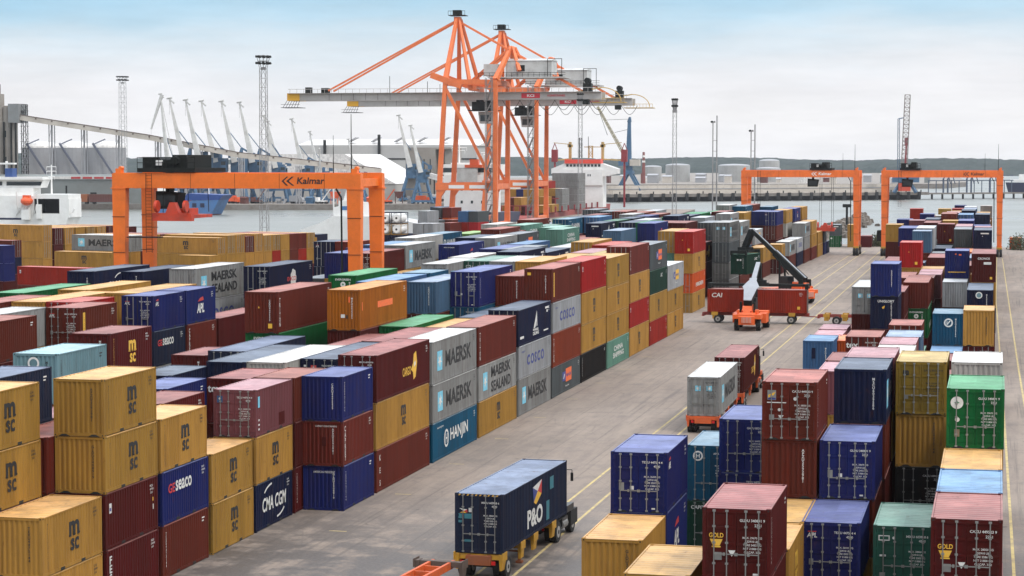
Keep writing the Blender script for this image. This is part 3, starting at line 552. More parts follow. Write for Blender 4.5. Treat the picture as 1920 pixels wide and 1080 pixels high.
def rest_container(x, y, z, L, H, c, near, far, rz):
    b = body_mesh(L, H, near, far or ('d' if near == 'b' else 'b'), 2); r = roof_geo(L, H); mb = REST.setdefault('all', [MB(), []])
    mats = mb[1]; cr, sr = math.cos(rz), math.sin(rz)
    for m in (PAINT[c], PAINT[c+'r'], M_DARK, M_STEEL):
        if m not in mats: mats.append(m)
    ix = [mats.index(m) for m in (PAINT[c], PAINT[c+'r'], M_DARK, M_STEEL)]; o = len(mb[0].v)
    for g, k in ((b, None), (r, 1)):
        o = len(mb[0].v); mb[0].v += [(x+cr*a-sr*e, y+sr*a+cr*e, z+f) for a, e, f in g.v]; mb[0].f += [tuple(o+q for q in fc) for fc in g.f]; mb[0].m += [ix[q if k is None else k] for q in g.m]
CONTS = []   # every container, for labels
DARKON = ('Y', 'W', 'C', 'X', 'OL', 'L')
RB = lambda *a: None
cnt = [0]
def container(x, y, z, L, H, c, side='-', near='b', emark='', rz=0, lod=None, far=None, info=None, parts=True):
    """x, y = centre of the near end"""
    i = cnt[0]; cnt[0] += 1
    if VIS is not None and info is not None and i not in VIS: rest_container(x, y, z, L, H, c, near, far, rz); return None
    d = math.hypot(x, y); dk = c in DARKON
    if lod is None: lod = 0 if d < 150 else (1 if d < 215 else 2)
    o = thing('shipping_container', '', 'container', (x, y, z), rz, 'shipping containers stacked in the yard')
    far = far or ('d' if near == 'b' else 'b')
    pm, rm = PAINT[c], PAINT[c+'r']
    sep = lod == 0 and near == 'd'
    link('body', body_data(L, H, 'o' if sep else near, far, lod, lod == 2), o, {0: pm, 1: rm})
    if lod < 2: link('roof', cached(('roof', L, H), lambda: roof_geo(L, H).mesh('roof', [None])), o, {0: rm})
    if sep:
        for hand in (-1, 1):
            lf = link('door', cached(('leaf', H, hand), lambda: leaf_mesh(H, hand)), o, {0: pm})
            for bx in ((-.80, -.34) if hand < 0 else (.34, .80)): link('locking_bar', cached(('bar', H, hand), lambda: bar_mesh(H, 1 if bx < 0 else -1)), lf, None, (bx, -.035, 0))
    if side != '-':
        ms = cached(('sm', side, L, H, dk), lambda: side_mark(side, L, H, dk))
        for nm, me in ms: link(nm, me, o, None, (W2-.004, 0, 0), math.pi/2)
    if lod < 2 or emark:
        for nm, me, a, b in cached(('em', emark, H, near, dk, i % 6), lambda: end_mark(emark, H, near, dk, i % 6)):
            if lod == 2 and nm in ('number', 'weight_panel'): continue
            link(nm, me, o, None, (a, -.0745 if (near == 'd' and lod == 0 and nm == 'x') else (-.001 if near == 'd' else -.004), b))
    CONTS.append(dict(i=i, o=o, c=c, L=L, H=H, side=side, near=near, em=emark, x=x, y=y, z=z, rz=rz, **(info or {})))
    return o
HS, HH = 2.591, 2.896
def stack(block, xl, y, L, toks, yj=0):
    """xl = world X of the left side; toks bottom|...|top, each colour:side:end[h]:endmark"""
    z = 0; ts = toks.split('|'); r = random.Random(int(abs(xl*37+y*11)))
    OCC.append((xl, xl+2.438, y, y+(12.192 if L > 20 else 6.058)))
    for n, t in enumerate(ts):
        p = (t.split(':')+['-', 'b', ''])[:4] if t.count(':') < 3 else t.split(':'); p += ['']*(4-len(p))
        c, s, e, em = p[0], p[1] or '-', p[2] if len(p) > 2 else 'b', p[3]
        e = e if e not in ('', '-') else 'b'; h = HH if 'h' in e else HS; e = e.replace('h', '') or 'b'
        container(xl+W2+r.uniform(-.03, .03), y+r.uniform(-.05, .05), z, 12.192 if L > 20 else 6.058, h, c, s, e, em, info=dict(block=block, tier=n+1, top=(n == len(ts)-1), n=len(ts)))
        z += h
OCC = []
# ------------------------------------------------------------------ the stacks
def A(rows, block):
    for ln in rows.strip().split('\n'):
        p = ln.split(); stack(block, float(p[0]), float(p[1]), int(p[2]), p[3])
# right-hand block: left side X, near end Y, length, tiers bottom|...|top
A('''
-15.95 81.8 20 M|Y:-:b
-16.0 88.3 20 M|B:apl:b|B:apls:d:apld
-15.3 172.2 20 D:-:b|LB:-:bh:darkp
-15.3 181.5 20 M|P
-15.35 188.2 20 M|P
-13.1 75.2 20 M|Y:-:b
-15.5 107.8 20 DG:-:d:capital|T:-:dh:hjd
-12.95 100.7 20 M|B:-:d|B:-:d
-12.6 113.5 20 D|M
-12.95 126.0 20 Y|D
-13.2 176.6 20 D|OR
-13.45 203.0 40 M|M:-:bh|W:maersk:d:maerd
-13.5 228 40 D|Y
-13.6 262 40 M|D|M
-13.8 306.0 40 M|Y|M|B:-:b
-13.6 385.0 20 D|M|Y|B:-:b
-13.9 345 20 M|D|N|P
-14.1 467.0 20 D|M|D:nl:b
-10.2 74.8 20 Y|M|M:vt:d:gold
-10.15 81.2 20 Y|Y:mscy:b
-10.15 87.5 20 W:-|Y:msc:b
-10.1 93.8 20 M|M|D:-:b|D:vt:d:florens
-10.15 104.0 20 M|M
-10.25 125.0 20 M|Y:-:b|P:-:b
-10.3 131.6 20 M|Y|M
-10.35 149.8 20 D|G|D:-:d:tex
-10.4 157 20 M|Y
-10.9 189.2 20 D|M:-:b|N:-:bh:unig|B:gatx:bh
-10.9 201 40 D|M|M
-10.9 246.0 20 M|M|Y|R:vt:bh:ylab
-11.0 225.0 40 D|P|D
-10.95 258 20 D|M|N
-11.05 285.0 20 D|M|D|E:vt:bh
-11.0 297.6 40 M|D|S|C:-:bh
-11.2 333 40 M|S|C|M
-10.6 375.0 20 D|M|C|X:-:b
-11.5 425 20 M|D|Y|Y
-11.9 452 20 N|S|S
-7.8 87.7 20 Y|B:-:d:aplb
-7.55 94.0 20 Y|D|B:-:d:apld
-7.45 100.2 20 M|M|D:-:b|N:maersk:b
-7.4 106.4 20 D|M|Y|P:vt:b
-7.6 131.4 20 D|M|X
-7.65 137.7 20 D|Y|X
-7.75 144.1 20 D|M|P:-:b
-7.6 150.3 20 M|D|E:vt:b
-7.9 160.9 20 M|G|D:-:d
-7.9 167.3 20 M|DG
-9.0 211.6 40 M|G:ever:bh:evers|D:-:b:noname
-8.9 225.5 20 M|M|D
-8.3 231.8 20 D|M|P
-8.35 238.0 20 M|D|P
-8.4 244.3 20 M|Y|Y
-8.6 272.0 40 D|M|M:-:b
-8.5 285 20 M|D|S
-8.65 316.5 20 D|M|S|M:-:bh:ylab
-8.7 300 40 M|D|N
-8.6 345 20 M|D|C|Y
-8.6 400.0 40 D|M|Y|Y
-8.9 428.5 20 M|M|Y|R:vt:b
-9.0 458 20 M|D|B|B
-4.8 87.5 20 Y|CG:-:d:caib
-4.8 94.2 20 M
-4.75 104.6 20 M|K:-:d|Y:-:b|OL:-:d:mscd
-4.8 117.0 20 M|Y|D
-5.0 148.0 20 D|M
-5.0 160.8 20 M|M
-5.05 167.3 20 D|LB
-5.05 173.7 20 M|LB|T:-:b:hj
-5.2 192 20 D|M
-5.4 218.7 20 D|M|C:-:b:noname
-5.35 225.0 20 M|D|C|B:-:bh:bluest
-5.6 240 40 D|M|M
-5.75 289.8 40 D|D|OR
-6.0 303.0 40 M|Y|D|S:vt:b:noname
-6.1 316.5 40 M|M|D|P
-6.2 345 40 D|M|N|B
-6.5 428.5 40 M|S|S:-:b|C:-:bh:noname
-6.4 375 40 M|D|Y
-6.6 446 40 D|M|S
-2.1 74.4 20 Y|M:-:d|M:vt:d:gold
-2.1 80.5 20 M|M|LB
-2.1 86.6 20 M|N|Y
-2.05 92.7 20 M|D|Y|G:-:d:everd
-2.1 98.8 20 D|M|M
-2.1 104.8 20 D|Y|M|X:-:b:noname
-2.2 118 20 M|N|D
-2.6 173.7 20 D|M:-:d|Y:-:bh
-2.75 205.6 40 M|D|N:vt:b:tealbl
-2.55 218.6 40 D|N|Y|M:-:bh:cronos
-2.8 233 40 D|M|Y
-3.0 284.5 40 D|Y|D
-3.2 299.8 40 M|B|M|N:-:b:navytx
-3.3 313 20 D|M|Y|P
-3.5 320 20 N|M|D|B
-3.8 392.5 40 D|M|Y|Y:-:b
-3.6 360 40 D|M|Y
-3.6 455.0 20 D|M|Y|X
-17.0 425.0 20 M|D|Y|R
-16.6 440 20 D|M|OR
-16.4 322.5 20 D|D:-:b|M:-:b|Y:-:b
-16.3 330 40 D|D|B
-16.1 350.0 20 D|M|N|B
-16.6 372 40 M|D|M
-16.2 222 20 D
''', 'R')
# the long wall beside the truck lane and the rows behind it
def B1(k): return -36.45-2.47*k-2.438
L1 = '''
0 115.3 20 B:vt:b:aplb2|D:caprey:b:patch|B:vt:b
0 122.0 40 D:kes:d|Y:msc:dh|M:cargo:dh
0 135.0 40 T:hanjin:b|W:maersk:d|W:maersk:dh
0 147.9 40 Y:msc:b|W:sealand:b|D:gatx:bh
0 161.0 40 W:maersk:bh|C:cosco:b|N:dvc:dh
0 173.9 40 S:hapag:b|DR:gatx:bh|C:cosco:b|D:strip:bh:ylab2
0 186.7 40 K:vt:b|Y:msc:b|Y:msc:bh|R:nl:bh
0 199.5 40 SG:china:b|Y:msc:b|Y:msc:b|Y:msc:bh
0 212.4 40 Y:msc:bh|R:nl:b|Y:msc:bh|D:gatx:dh
0 225.1 40 R:nl:b|Y:msc:bh|DG:uasc:b|S:hapag:bh
0 237.7 40 Y:msc:b|Y:msc:b|C:hapagy:bh
1 81.3 20 Y:msc:b|Y:msc:b
1 87.8 20 M:fesco:b|M:nl:b|Y:msc:b|Y:msc:b
1 94.3 20 D:vt:b|B:seaco:b|Y:msc:b
1 101.0 20 Y:msc:b|Y:msc:b
1 107.5 20 N:cma:b|Y:msc:b|P:panel:d:bluelogo
1 114.0 20 M:vt:b|M|D:-:b
1 122.3 40 D|M|N:-:dh:redlogo
1 135.1 40 M|M|M:-:dh
1 147.9 40 D|M|Y:-:b
1 160.8 40 M|D|N
1 173.6 40 D|M|Y|D
1 186.6 20 M|D|P
1 199.5 40 D|M|D|Y:-:b
1 212.4 40 M|D|M|OL:-:d:mscd
1 225.3 40 D|M|N|M:-:d
1 275.3 40 Y:msc:d|OR:ever:d|Y:msc:b|R:vt:bh:ylab
2 80.3 20 Y|M|Y:msc:b|Y:msc:b
2 87.0 20 M|M|D
2 93.7 20 D|M|M
2 100.4 20 D|M|M:nl:b
2 113.0 20 D|M|M:-:b:tex
2 119.6 40 M|D:-:b|X:-:bh:noname
2 132.5 40 D|M|M
2 147.5 40 M|Y|G:-:bh
2 168.0 40 D|M:-:d|T:-:dh|B:vt:dh:apld
2 192.0 40 D|M|Y:-:b|Y:-:bh:noname
2 205 40 D|Y|M|Y
2 218 40 M|D|D|P
2 301.0 40 M:vt:d|M:-:d|M:cargo:bh
2 315 40 M|S:-:d|S:-:d|S:-:dh
3 86.8 20 M|D|N|ON:vt:b
3 93.8 20 D|M|P
3 107.0 20 D|M|B:vt:b
3 119.3 40 D|D|N:-:bh
3 143.0 40 D|M|M:-:bh:ylab|O:orange:bh:orl
3 163.5 40 M|D|D:-:d|E
3 192.0 40 M|D|W:-:d|W:-:dh:maerd
4 98.8 20 D|M|M|L:vt:b:tealbl
4 106 20 D|Y
4 113.7 20 M|D|N:-:b
4 126 40 D|DG:-:b|ON:-:dh
4 157.8 40 D|LB|M|LB:-:bh
4 171 20 M|T|M|T:-:bh:hj
4 192.0 40 M|D|CG|CG:-:dh:caib
5 110.9 20 G:ever:b|M|D|M:mscy:b
5 99 20 D|M|Y
5 126 20 D|G:-:b|M
5 139.5 40 D|D|G:ever:bh:evers|D:gatx:bh:ylab|-
5 186.0 40 M|P:-:d|D|W:maersk:dh:maerd
6 166.0 40 M|D|Y|G:-:bh:evers
'''
for ln in L1.strip().split('\n'):
    p = ln.split(); stack('W', B1(float(p[0])), float(p[1]), int(p[2]), p[3].replace('|-', ''))
# beyond the gap where the cranes work
A('''
-40.45 306.2 40 WG:-:d|WG:-:d|S:-:dh|WG:sealand:dh:maerd
-40.35 319.2 40 D|M|W:-:b|W:maersk:bh
-41.1 358.0 40 D:-:b|Y:msc:b
-39.35 372.2 20 M:cai:d|Y:msc:b
-39.2 384.6 40 D:-:b|W:maersk:b
-39.0 397.6 40 N:-:b|C:cosco:b
-38.75 410.3 40 D:-:b|W:maersk:b|W:maersk:b
-38.5 423.1 40 D:-:b|Y:msc:b|Y:msc:b
-38.3 435.9 40 Y:-:b|Y:msc:b
-38.0 448.6 20 B:-:b|S:-:b
-37.9 455.4 20 N:-:b
-42.5 394.0 40 M|M|D:-:d|B:-:d:aplb
-42.0 407.0 40 M|D|X:-:b|Y:msc:b
-41.6 420.0 40 M|D|M:-:b|B:apl:b
-41.3 433.0 40 D|M|M|Y:msc:b
-45.0 396.0 40 D|M|M|B:vt:b
-47.5 385.0 40 M|Y|Y|Y:-:b
-43.6 368.0 40 D|M|C:hapagy:d
-37.5 487.5 20 G:ever:d:everdd|S:-:b:navytx
-33.5 488.2 20 Y|Y
-30.6 489.0 20 M:-:b
''', 'F')
# block under the near gantry crane
A('''
-61.64 117.3 20 D|M|M|D:vt:b
-61.64 129.8 20 M|M|Y|D:strip:d:aplb
-61.64 142.2 20 M|W|ON:seaco:b|B:apls:d:aplb
-61.64 148.7 20 M|G:ever:b|D:caprey:b|B:apl:b
-61.7 155.5 40 D|M|M
-64.2 118 40 D|M|Y|W:-:d
-64.1 135.0 20 D|M|D|R:-:d
-64.2 145 40 D|M|Y|Y
-65.45 178.0 40 D|M|N|N:evico:dh
-66.6 134.8 40 D|Y|M|Y:-:b
-66.9 150 40 M|D|C
-69.2 129.5 40 D|M|D|D:vt:b
-69.3 148.0 40 D|M|N|Y
-70.45 172.9 40 D|M|C:cosco:b|W:sealand:bh
-72.0 131 40 M|D|P
-72.4 143.3 40 D|M|Y|G
-73.0 159.5 40 D|B|P
-75.4 173.0 40 D|M|N|N:-:b
-74.5 130 40 M|N|P
-77.35 167.0 40 D|M|R|N:cma:bh
-77.2 140 40 D|M|M
-77.1 233.0 20 D|M|N:-:d|N:-:dh:aplb
-74.55 233.2 20 D|M|M|D:-:bh
-70.4 224.0 40 M|D|B|B:vt:d
-70.3 237.3 40 D|M|D|D:cronosb:b
-62.85 235.5 40 M|D|B|B:apl:b:aplb2
-70.3 270.0 40 D|M|LG|LG:vt:b
-66.2 274.0 40 D|M|D:-:b|D:vt:b
-61.6 289.0 40 M|SG|SG|SG:china:b
-64.1 296.0 40 D|M|SG|SG:-:b
-66.7 302 40 D|M|G|CG
-61.5 318 40 N|M|N|N:dvc:b:navytx
-61.3 331 40 D|DG|M|DG:uasc:b
-61.2 345 40 D|M|N|N:dvc:b
-61.0 359 40 B|M|D|B:apl:d:aplb
-60.9 372 40 D|M|M|D:nl:b
-60.8 386 40 D|G|DG:uasc:b
''', 'G')
frnd = random.Random(7)
POOL = ['M', 'D', 'Y', 'B', 'N', 'T', 'W', 'S', 'D', 'M', 'P', 'C', 'SG', 'Y', 'G', 'N', 'E', 'X', 'R', 'LB', 'DG']
SM = {'Y': 'msc', 'W': 'maersk', 'B': 'apl', 'N': 'dvc', 'SG': 'china', 'DG': 'uasc', 'C': 'cosco', 'T': 'hanjin', 'D': 'gatx', 'R': 'nl', 'S': 'hapag', 'G': 'ever'}
def fill(block, xl, y0, y1, nlo, nhi, skip=.04):
    y = y0
    while y+12.3 < y1:
        if any(a-.02 < xl+2.438 and xl < b+.02 and c < y+12.25 and y < d+.1 for a, b, c, d in OCC): y += 1.1; continue
        if frnd.random() < skip: y += 12.9; continue
        n = frnd.randint(nlo, nhi); t = []
        for q in range(n):
            c = frnd.choice(POOL); e = frnd.choice('bbd'); t.append('%s:%s:%s%s' % (c, SM.get(c, '-') if q >= n-2 else '-', e, 'h' if frnd.random() < .35 else ''))
        stack(block, xl, y, 40, '|'.join(t)); y += 12.9
for k in range(1, 7): fill('W', B1(k), 205, 252, 3, 4)
for k in (4, 5, 6): fill('W', B1(k), 120, 205, 2, 2)
for k in range(2, 7): fill('W', B1(k), 277, 440 if k > 2 else 366, 3, 4)
for k in range(0, 4): fill('G', -61.64-2.52*k, 205, 300, 3, 4)
for k in range(4, 6): fill('G', -61.64-2.52*k, 246, 300, 3, 3)
for k in range(0, 6): fill('G', -61.0-2.52*k, 300, 405-k*6, 3, 4)
for k in range(0, 3): fill('G', -78.5-2.52*k, 320, 400, 2, 3)
for k in range(2, 6): fill('R', -16.6+2.65*k, 236, 345, 2, 3, .02)
for k in range(0, 6): fill('R', -16.9+2.62*k, 352 if k < 1 else 345, 470, 3, 4 if k > 1 else 3, .02)
# block turned across the yard, door ends towards the lane
TH3 = math.radians(15); AX = Vector((math.cos(TH3), -math.sin(TH3))); WY = Vector((math.sin(TH3), math.cos(TH3)))
def cross(px, py, L, toks):
    """px, py = corner nearest the camera at the door end (right), lowest tier first"""
    z = 0; l = 12.192 if L > 20 else 6.058; ts = toks.split('|')
    p = Vector((px, py))-AX*l+WY*W2      # centre of the left end
    for n, t in enumerate(ts):
        c, s, e = (t.split(':')+['-', 'b'])[:3]; h = HH if 'h' in e else HS; fe = 'd' if 'd' in e else 'b'
        container(p.x, p.y, z, l, h, c, s, 'b', 'noname', rz=-math.pi/2-TH3, lod=1 if n >= len(ts)-2 and px > -150 and py < 420 else 2, far=fe, info=dict(block='C', tier=n+1, top=n == len(ts)-1, n=len(ts))); z += h
for i in range(11):
    c = Vector((-119.7, 313.6))+WY*(2.55*i)
    cross(c.x, c.y, 40, ['D|Y|Y:msc:d', 'M|Y|Y:-:dh', 'D|Y|Y:-:dh', 'M|Y|D:-:d', 'D|Y|Y:-:dh', 'D|Y|Y:-:d', 'M|R|Y:-:d', 'D|Y|Y:-:b', 'M|D|D:-:b', 'D|R|D:-:b', 'D|Y|Y:-:d'][i])
for i in range(5):
    c = Vector((-136.6, 319.2))+WY*(2.62*i); cross(c.x, c.y, 40, ['D|Y|W:maersk:d', 'M|D|X', 'D|M|Y', 'M|Y|D', 'D|M|M'][i])
cross(-138.0, 315.6, 40, 'M|Y:msc:d')
cross(-119.2, 309.0, 20, 'D|Y')
for i in range(9):
    c = Vector((-161.4, 338.9))+WY*(2.95*i); cross(c.x, c.y, 40, ['Yh|Y:msc:dh|Y:msc:dh', 'D|M|M:-:dh', 'D|Y|Y:-:dh', 'M|D|Y:-:bh', 'D|Y|Y:-:dh', 'D|Y|Y:-:dh', 'M|R|M:-:dh', 'D|Y|Y:-:dh', 'D|M|M:-:b'][i].replace('Yh', 'Y:-:bh'))
cross(-122.0, 269.5, 40, 'D|R:nl:b'); cross(-139.0, 279, 40, 'M|B|B'); cross(-146.5, 296.5, 20, 'M|N|D:-:d')
cross(-186.0, 468.0, 40, 'M'); cross(-160.0, 455.0, 20, 'Y'); cross(-149.5, 450.0, 40, 'Y')
for i in range(3):
    c = Vector((-96.0, 352.0))+WY*(9.5*i); cross(c.x, c.y, 20, ['D|C', 'M|SG', 'Y|Y'][i])

# ------------------------------------------------------------------ gantry cranes on tyres
m_org = mat('crane_orange', (.82, .165, .010), .45, rust=.25, grime=.35, gscale=.6, dirt=(.30, .07, .012), bump=.004)
m_org2 = mat('far_gantry_orange', (.84, .165, .02), .5, grime=.4, gscale=.6, dirt=(.25, .05, .02))
m_black = mat('machinery_black', (.011, .012, .011), .7, spec=.15, grime=.4, gscale=2, dirt=(.03, .034, .028))
m_ygrd = mat('wheel_guard_yellow', (.50, .27, .03), .6, grime=.5); m_spr = mat('spreader_red', (.55, .045, .012), .5, grime=.4, gscale=1.5)
m_gtext = mat('lettering_dark', (.01, .01, .012), .5); m_wtext = mat('lettering_white', (.75, .73, .7), .5)
def rtg(loc, label, om, top, span, tx0, tx1, sprz, ktx, kc, cab=1):
    t = thing('gantry_crane', label, 'gantry crane', loc, 0, 'rubber tyred gantry cranes'); hs = span/2; lw = 1.2
    for fy, nm in ((0, 0), (7.0, 1)):
        b = MB(); [b.box(-hs+2.9+q*4.4, fy-.458, top-1.4, -hs+2.93+q*4.4, fy-.45, top, 1) for q in range(5)]; b.box(-hs-.62, fy-.45, top-1.4, hs+.62, fy+.45, top)
        for x in range(-int(hs)+1, int(hs), 3): b.box(x-.05, fy-.47, top-1.43, x+.05, fy+.47, top-1.25)
        b.box(-hs-.5, fy-.38, top, hs+.5, fy+.38, top+.05); g = b.obj('girder', [om, m_black], t)
        if nm == 0:
            for s in (-1, 1): q = MB(); q.box(s*hs-.3, fy-.35, top, s*hs+.25, fy+.35, top+.45); q.tube((s*hs+.15, fy-.3, top+.5), (s*hs+.15, fy+.3, top+.5), .18); q.obj('end_stop', om, g)
        for s in (-1, 1):
            l = MB(); x = s*hs; wo = .62
            l.add([(x-wo if s < 0 else x-.72, fy-.45, top-1.4), (x+.72 if s < 0 else x+wo, fy-.45, top-1.4), (x+.72 if s < 0 else x+wo, fy+.45, top-1.4), (x-wo if s < 0 else x-.72, fy+.45, top-1.4),
                   (x-.48, fy-.38, 1.9), (x+.48, fy-.38, 1.9), (x+.48, fy+.38, 1.9), (x-.48, fy+.38, 1.9)], [(0, 1, 2, 3), (7, 6, 5, 4), (0, 4, 5, 1), (1, 5, 6, 2), (2, 6, 7, 3), (3, 7, 4, 0)])
            l.box(x-.75, fy-.5, top-1.47, x+.75, fy+.5, top-1.36)
            for q in range(4): zq = 4.5+q*3.4; l.box(x-.66, fy-.47, zq, x+.66, fy-.455, zq+.05, 1)
            l.obj('leg', [om, m_black], t)
            w = MB(); w.box(x-.55, fy-1.1, 1.0, x+.55, fy+1.1, 1.95); wb_ = w.obj('wheel_guard', m_ygrd, t)
            for yy in (-1.0, 1.0):
                for q in (-.32, .32): v = MB(); v.tube((x+q-.25, fy+yy, .8), (x+q+.25, fy+yy, .8), .8, n=18); v.tube((x+q-.27, fy+yy, .8), (x+q+.27, fy+yy, .8), .36, n=12, mi=1); v.obj('wheel', [M_RUBBER, M_RIM], t)
    for s in (-1, 1):
        b = MB(); b.box(s*hs-.4, .45, 1.95, s*hs+.4, 6.55, 2.9); b.obj('sill_beam', om, t)
        c = MB(); c.box(s*hs-.3, .45, top-1.2, s*hs+.3, 6.55, top-.5); c.obj('end_tie', om, t)
    # power pack, cable, ladder
    p = MB(); p.box(-hs-1.5, 1.4, 3.0, -hs+.2, 5.6, 5.2); p.obj('power_pack', m_black, t)
    ld = MB()
    for yy in (-.3, .3): ld.tube((-hs+3.2+yy, -.7, top-7.5), (-hs+3.2+yy, -.7, top), .025, n=6)
    for z in range(0, 25): ld.tube((-hs+2.9, -.7, top-7.4+z*.3), (-hs+3.5, -.7, top-7.4+z*.3), .015, n=5)
    ld.box(-hs+1.0, -.9, top-6.1, -hs+4.2, .3, top-6.0); ld.box(-hs+1.0, -.9, top-5.1, -hs+4.2, -.86, top-5.05); ld.obj('ladder', m_black, t)
    cb = MB(); cb.tube((hs-1.7, -.6, top-1.4), (hs-1.2, -.6, top-2.2), .09, n=6); cb.tube((hs-1.2, -.6, top-2.2), (hs-1.1, -.6, 3), .09, n=6); cb.obj('cable', m_black, t)
    for x in (hs-.4,): an = MB(); an.tube((x, 0, top), (x, 0, top+5.5), .07, .03, n=6); an.obj('aerial', m_black, t)
    an = MB(); an.tube((hs-3.1, 3, top), (hs-3.1, 3, top+3.6), .05, .02, n=6); an.obj('aerial', m_black, t)
    # trolley
    tr = MB(); xm = (tx0+tx1)/2; wd = tx1-tx0
    tr.box(tx0, -.6, top+.1, tx1, 7.6, top+.5); tr.box(tx0+.2, .3, top+.5, tx0+wd*.26, 5.8, top+1.55); tr.box(tx0+wd*.3, .8, top+.5, tx0+wd*.52, 6.2, top+1.3); tr.box(tx0+wd*.55, .4, top+.5, tx0+wd*.8, 6.8, top+1.75)
    tr.tube((tx0+wd*.28, .6, top+1.1), (tx0+wd*.28, 6, top+1.1), .38, n=12); tr.tube((tx0+wd*.62, -.2, top+1.2), (tx0+wd*.62, 7, top+1.2), .42, n=12); tr.box(tx0+wd*.36, -.1, top+.5, tx0+wd*.44, .5, top+1.1)
    for i in range(9):
        x = tx0+wd*i/8; tr.tube((x, -.55, top+.5), (x, -.55, top+1.5), .03, n=5)
    tr.tube((tx0, -.55, top+1.5), (tx1, -.55, top+1.5), .03, n=5); tr.tube((tx0, -.55, top+1.0), (tx1, -.55, top+1.0), .03, n=5); tg = tr.obj('trolley', m_black, t)
    bx = MB(); bx.box(tx0+wd*.31, -.35, top+.75, tx0+wd*.4, .1, top+1.25); bx.obj('control_box', m_wtext, tg)
    if cab:
        c = MB(); cx = tx0+wd*.4*cab; c.prism([(cx-1.1, top-3.4), (cx+.9, top-3.4), (cx+1.2, top-1.9), (cx-1.1, top-1.7)], 1.0, 2.9, 'y'); c.box(cx-.2, 1.2, top-1.8, cx+.2, 2.4, top+.1); co = c.obj('operator_cab', m_black, t)
        wn = MB(); wn.box(cx-.95, .985, top-3.1, cx+.85, 1.0, top-2.1); wn.obj('window', M_GLASS, co)
    if sprz:
        s = MB(); sx = xm+.5 if sprz > 8 else xm+1.0; z = sprz
        s.box(sx-1.9, -.2, z, sx+1.9, 5.2, z+.3); s.box(sx-1.0, 1.2, z+.3, sx+1.0, 3.8, z+.9); s.box(sx-2.0, -.5, z-.25, sx+2.0, .2, z+.5)
        for q in (-1.45, 1.45): s.tube((sx+q-.14, -.55, z+1.15), (sx+q+.14, -.55, z+1.15), .55, n=16); s.box(sx+q-.1, -.65, z+.3, sx+q+.1, -.45, z+.8)
        s.prism([(sx-.7, z+.4), (sx+.7, z+.4), (sx+.25, z+1.5), (sx-.25, z+1.5)], -.4, .4, 'y'); so_ = s.obj('spreader', m_spr, t)
        r = MB()
        for q in (-1.3, 1.3):
            for yy in (.6, 5.8): r.tube((sx+q, yy, z+.5), (sx+q*.9, yy, top+.1), .035, n=5)
        r.obj('hoist_rope', m_black, t)
    if ktx is not None:
        k = Mark(); 
        k.mb = MB(); vs, fs, w, h = text_mesh('Kalmar', bold=.03, shear=.12); kx = .62/h; k.mb.add([(ktx+x*kx*1.1, 0, top-.66+y*kx) for x, y in vs], fs)
        a = ktx-w*kx/2*1.1-.55; z = top-.7
        k.mb.add([(a-.5, 0, z), (a+.05, 0, z+.42), (a+.25, 0, z+.42), (a-.25, 0, z)], [(0, 1, 2, 3)]); k.mb.add([(a-.5, 0, z), (a-.25, 0, z), (a+.3, 0, z-.42), (a+.1, 0, z-.42)], [(0, 1, 2, 3)])
        k.mb.add([(a-.95, 0, z), (a-.45, 0, z+.42), (a-.3, 0, z+.42), (a-.75, 0, z)], [(0, 1, 2, 3)]); k.mb.add([(a-.95, 0, z), (a-.75, 0, z), (a-.3, 0, z-.42), (a-.5, 0, z-.42)], [(0, 1, 2, 3)])
        k.mb.obj('lettering', kc, t, (0, -.465, 0))
    return t
rtg((-69.8, 188.0, 0), 'near orange gantry crane with dark lettering on its girder, standing over the left stacks', m_org, 18.85, 23.4, -9.7, -3.9, 14.6, 7.5, m_gtext)
rtg((-40.6, 447, 0), 'far orange gantry crane with its spreader lowered, left one of the distant pair', m_org2, 17.75, 23.5, 2.0, 6.6, 5.3, 5.2, m_wtext, .3)
rtg((-11.4, 447, 0), 'far orange gantry crane over the right-hand stacks, beside the water', m_org2, 17.75, 23.5, -8.6, -4.4, 0, 7.2, m_gtext, .9)

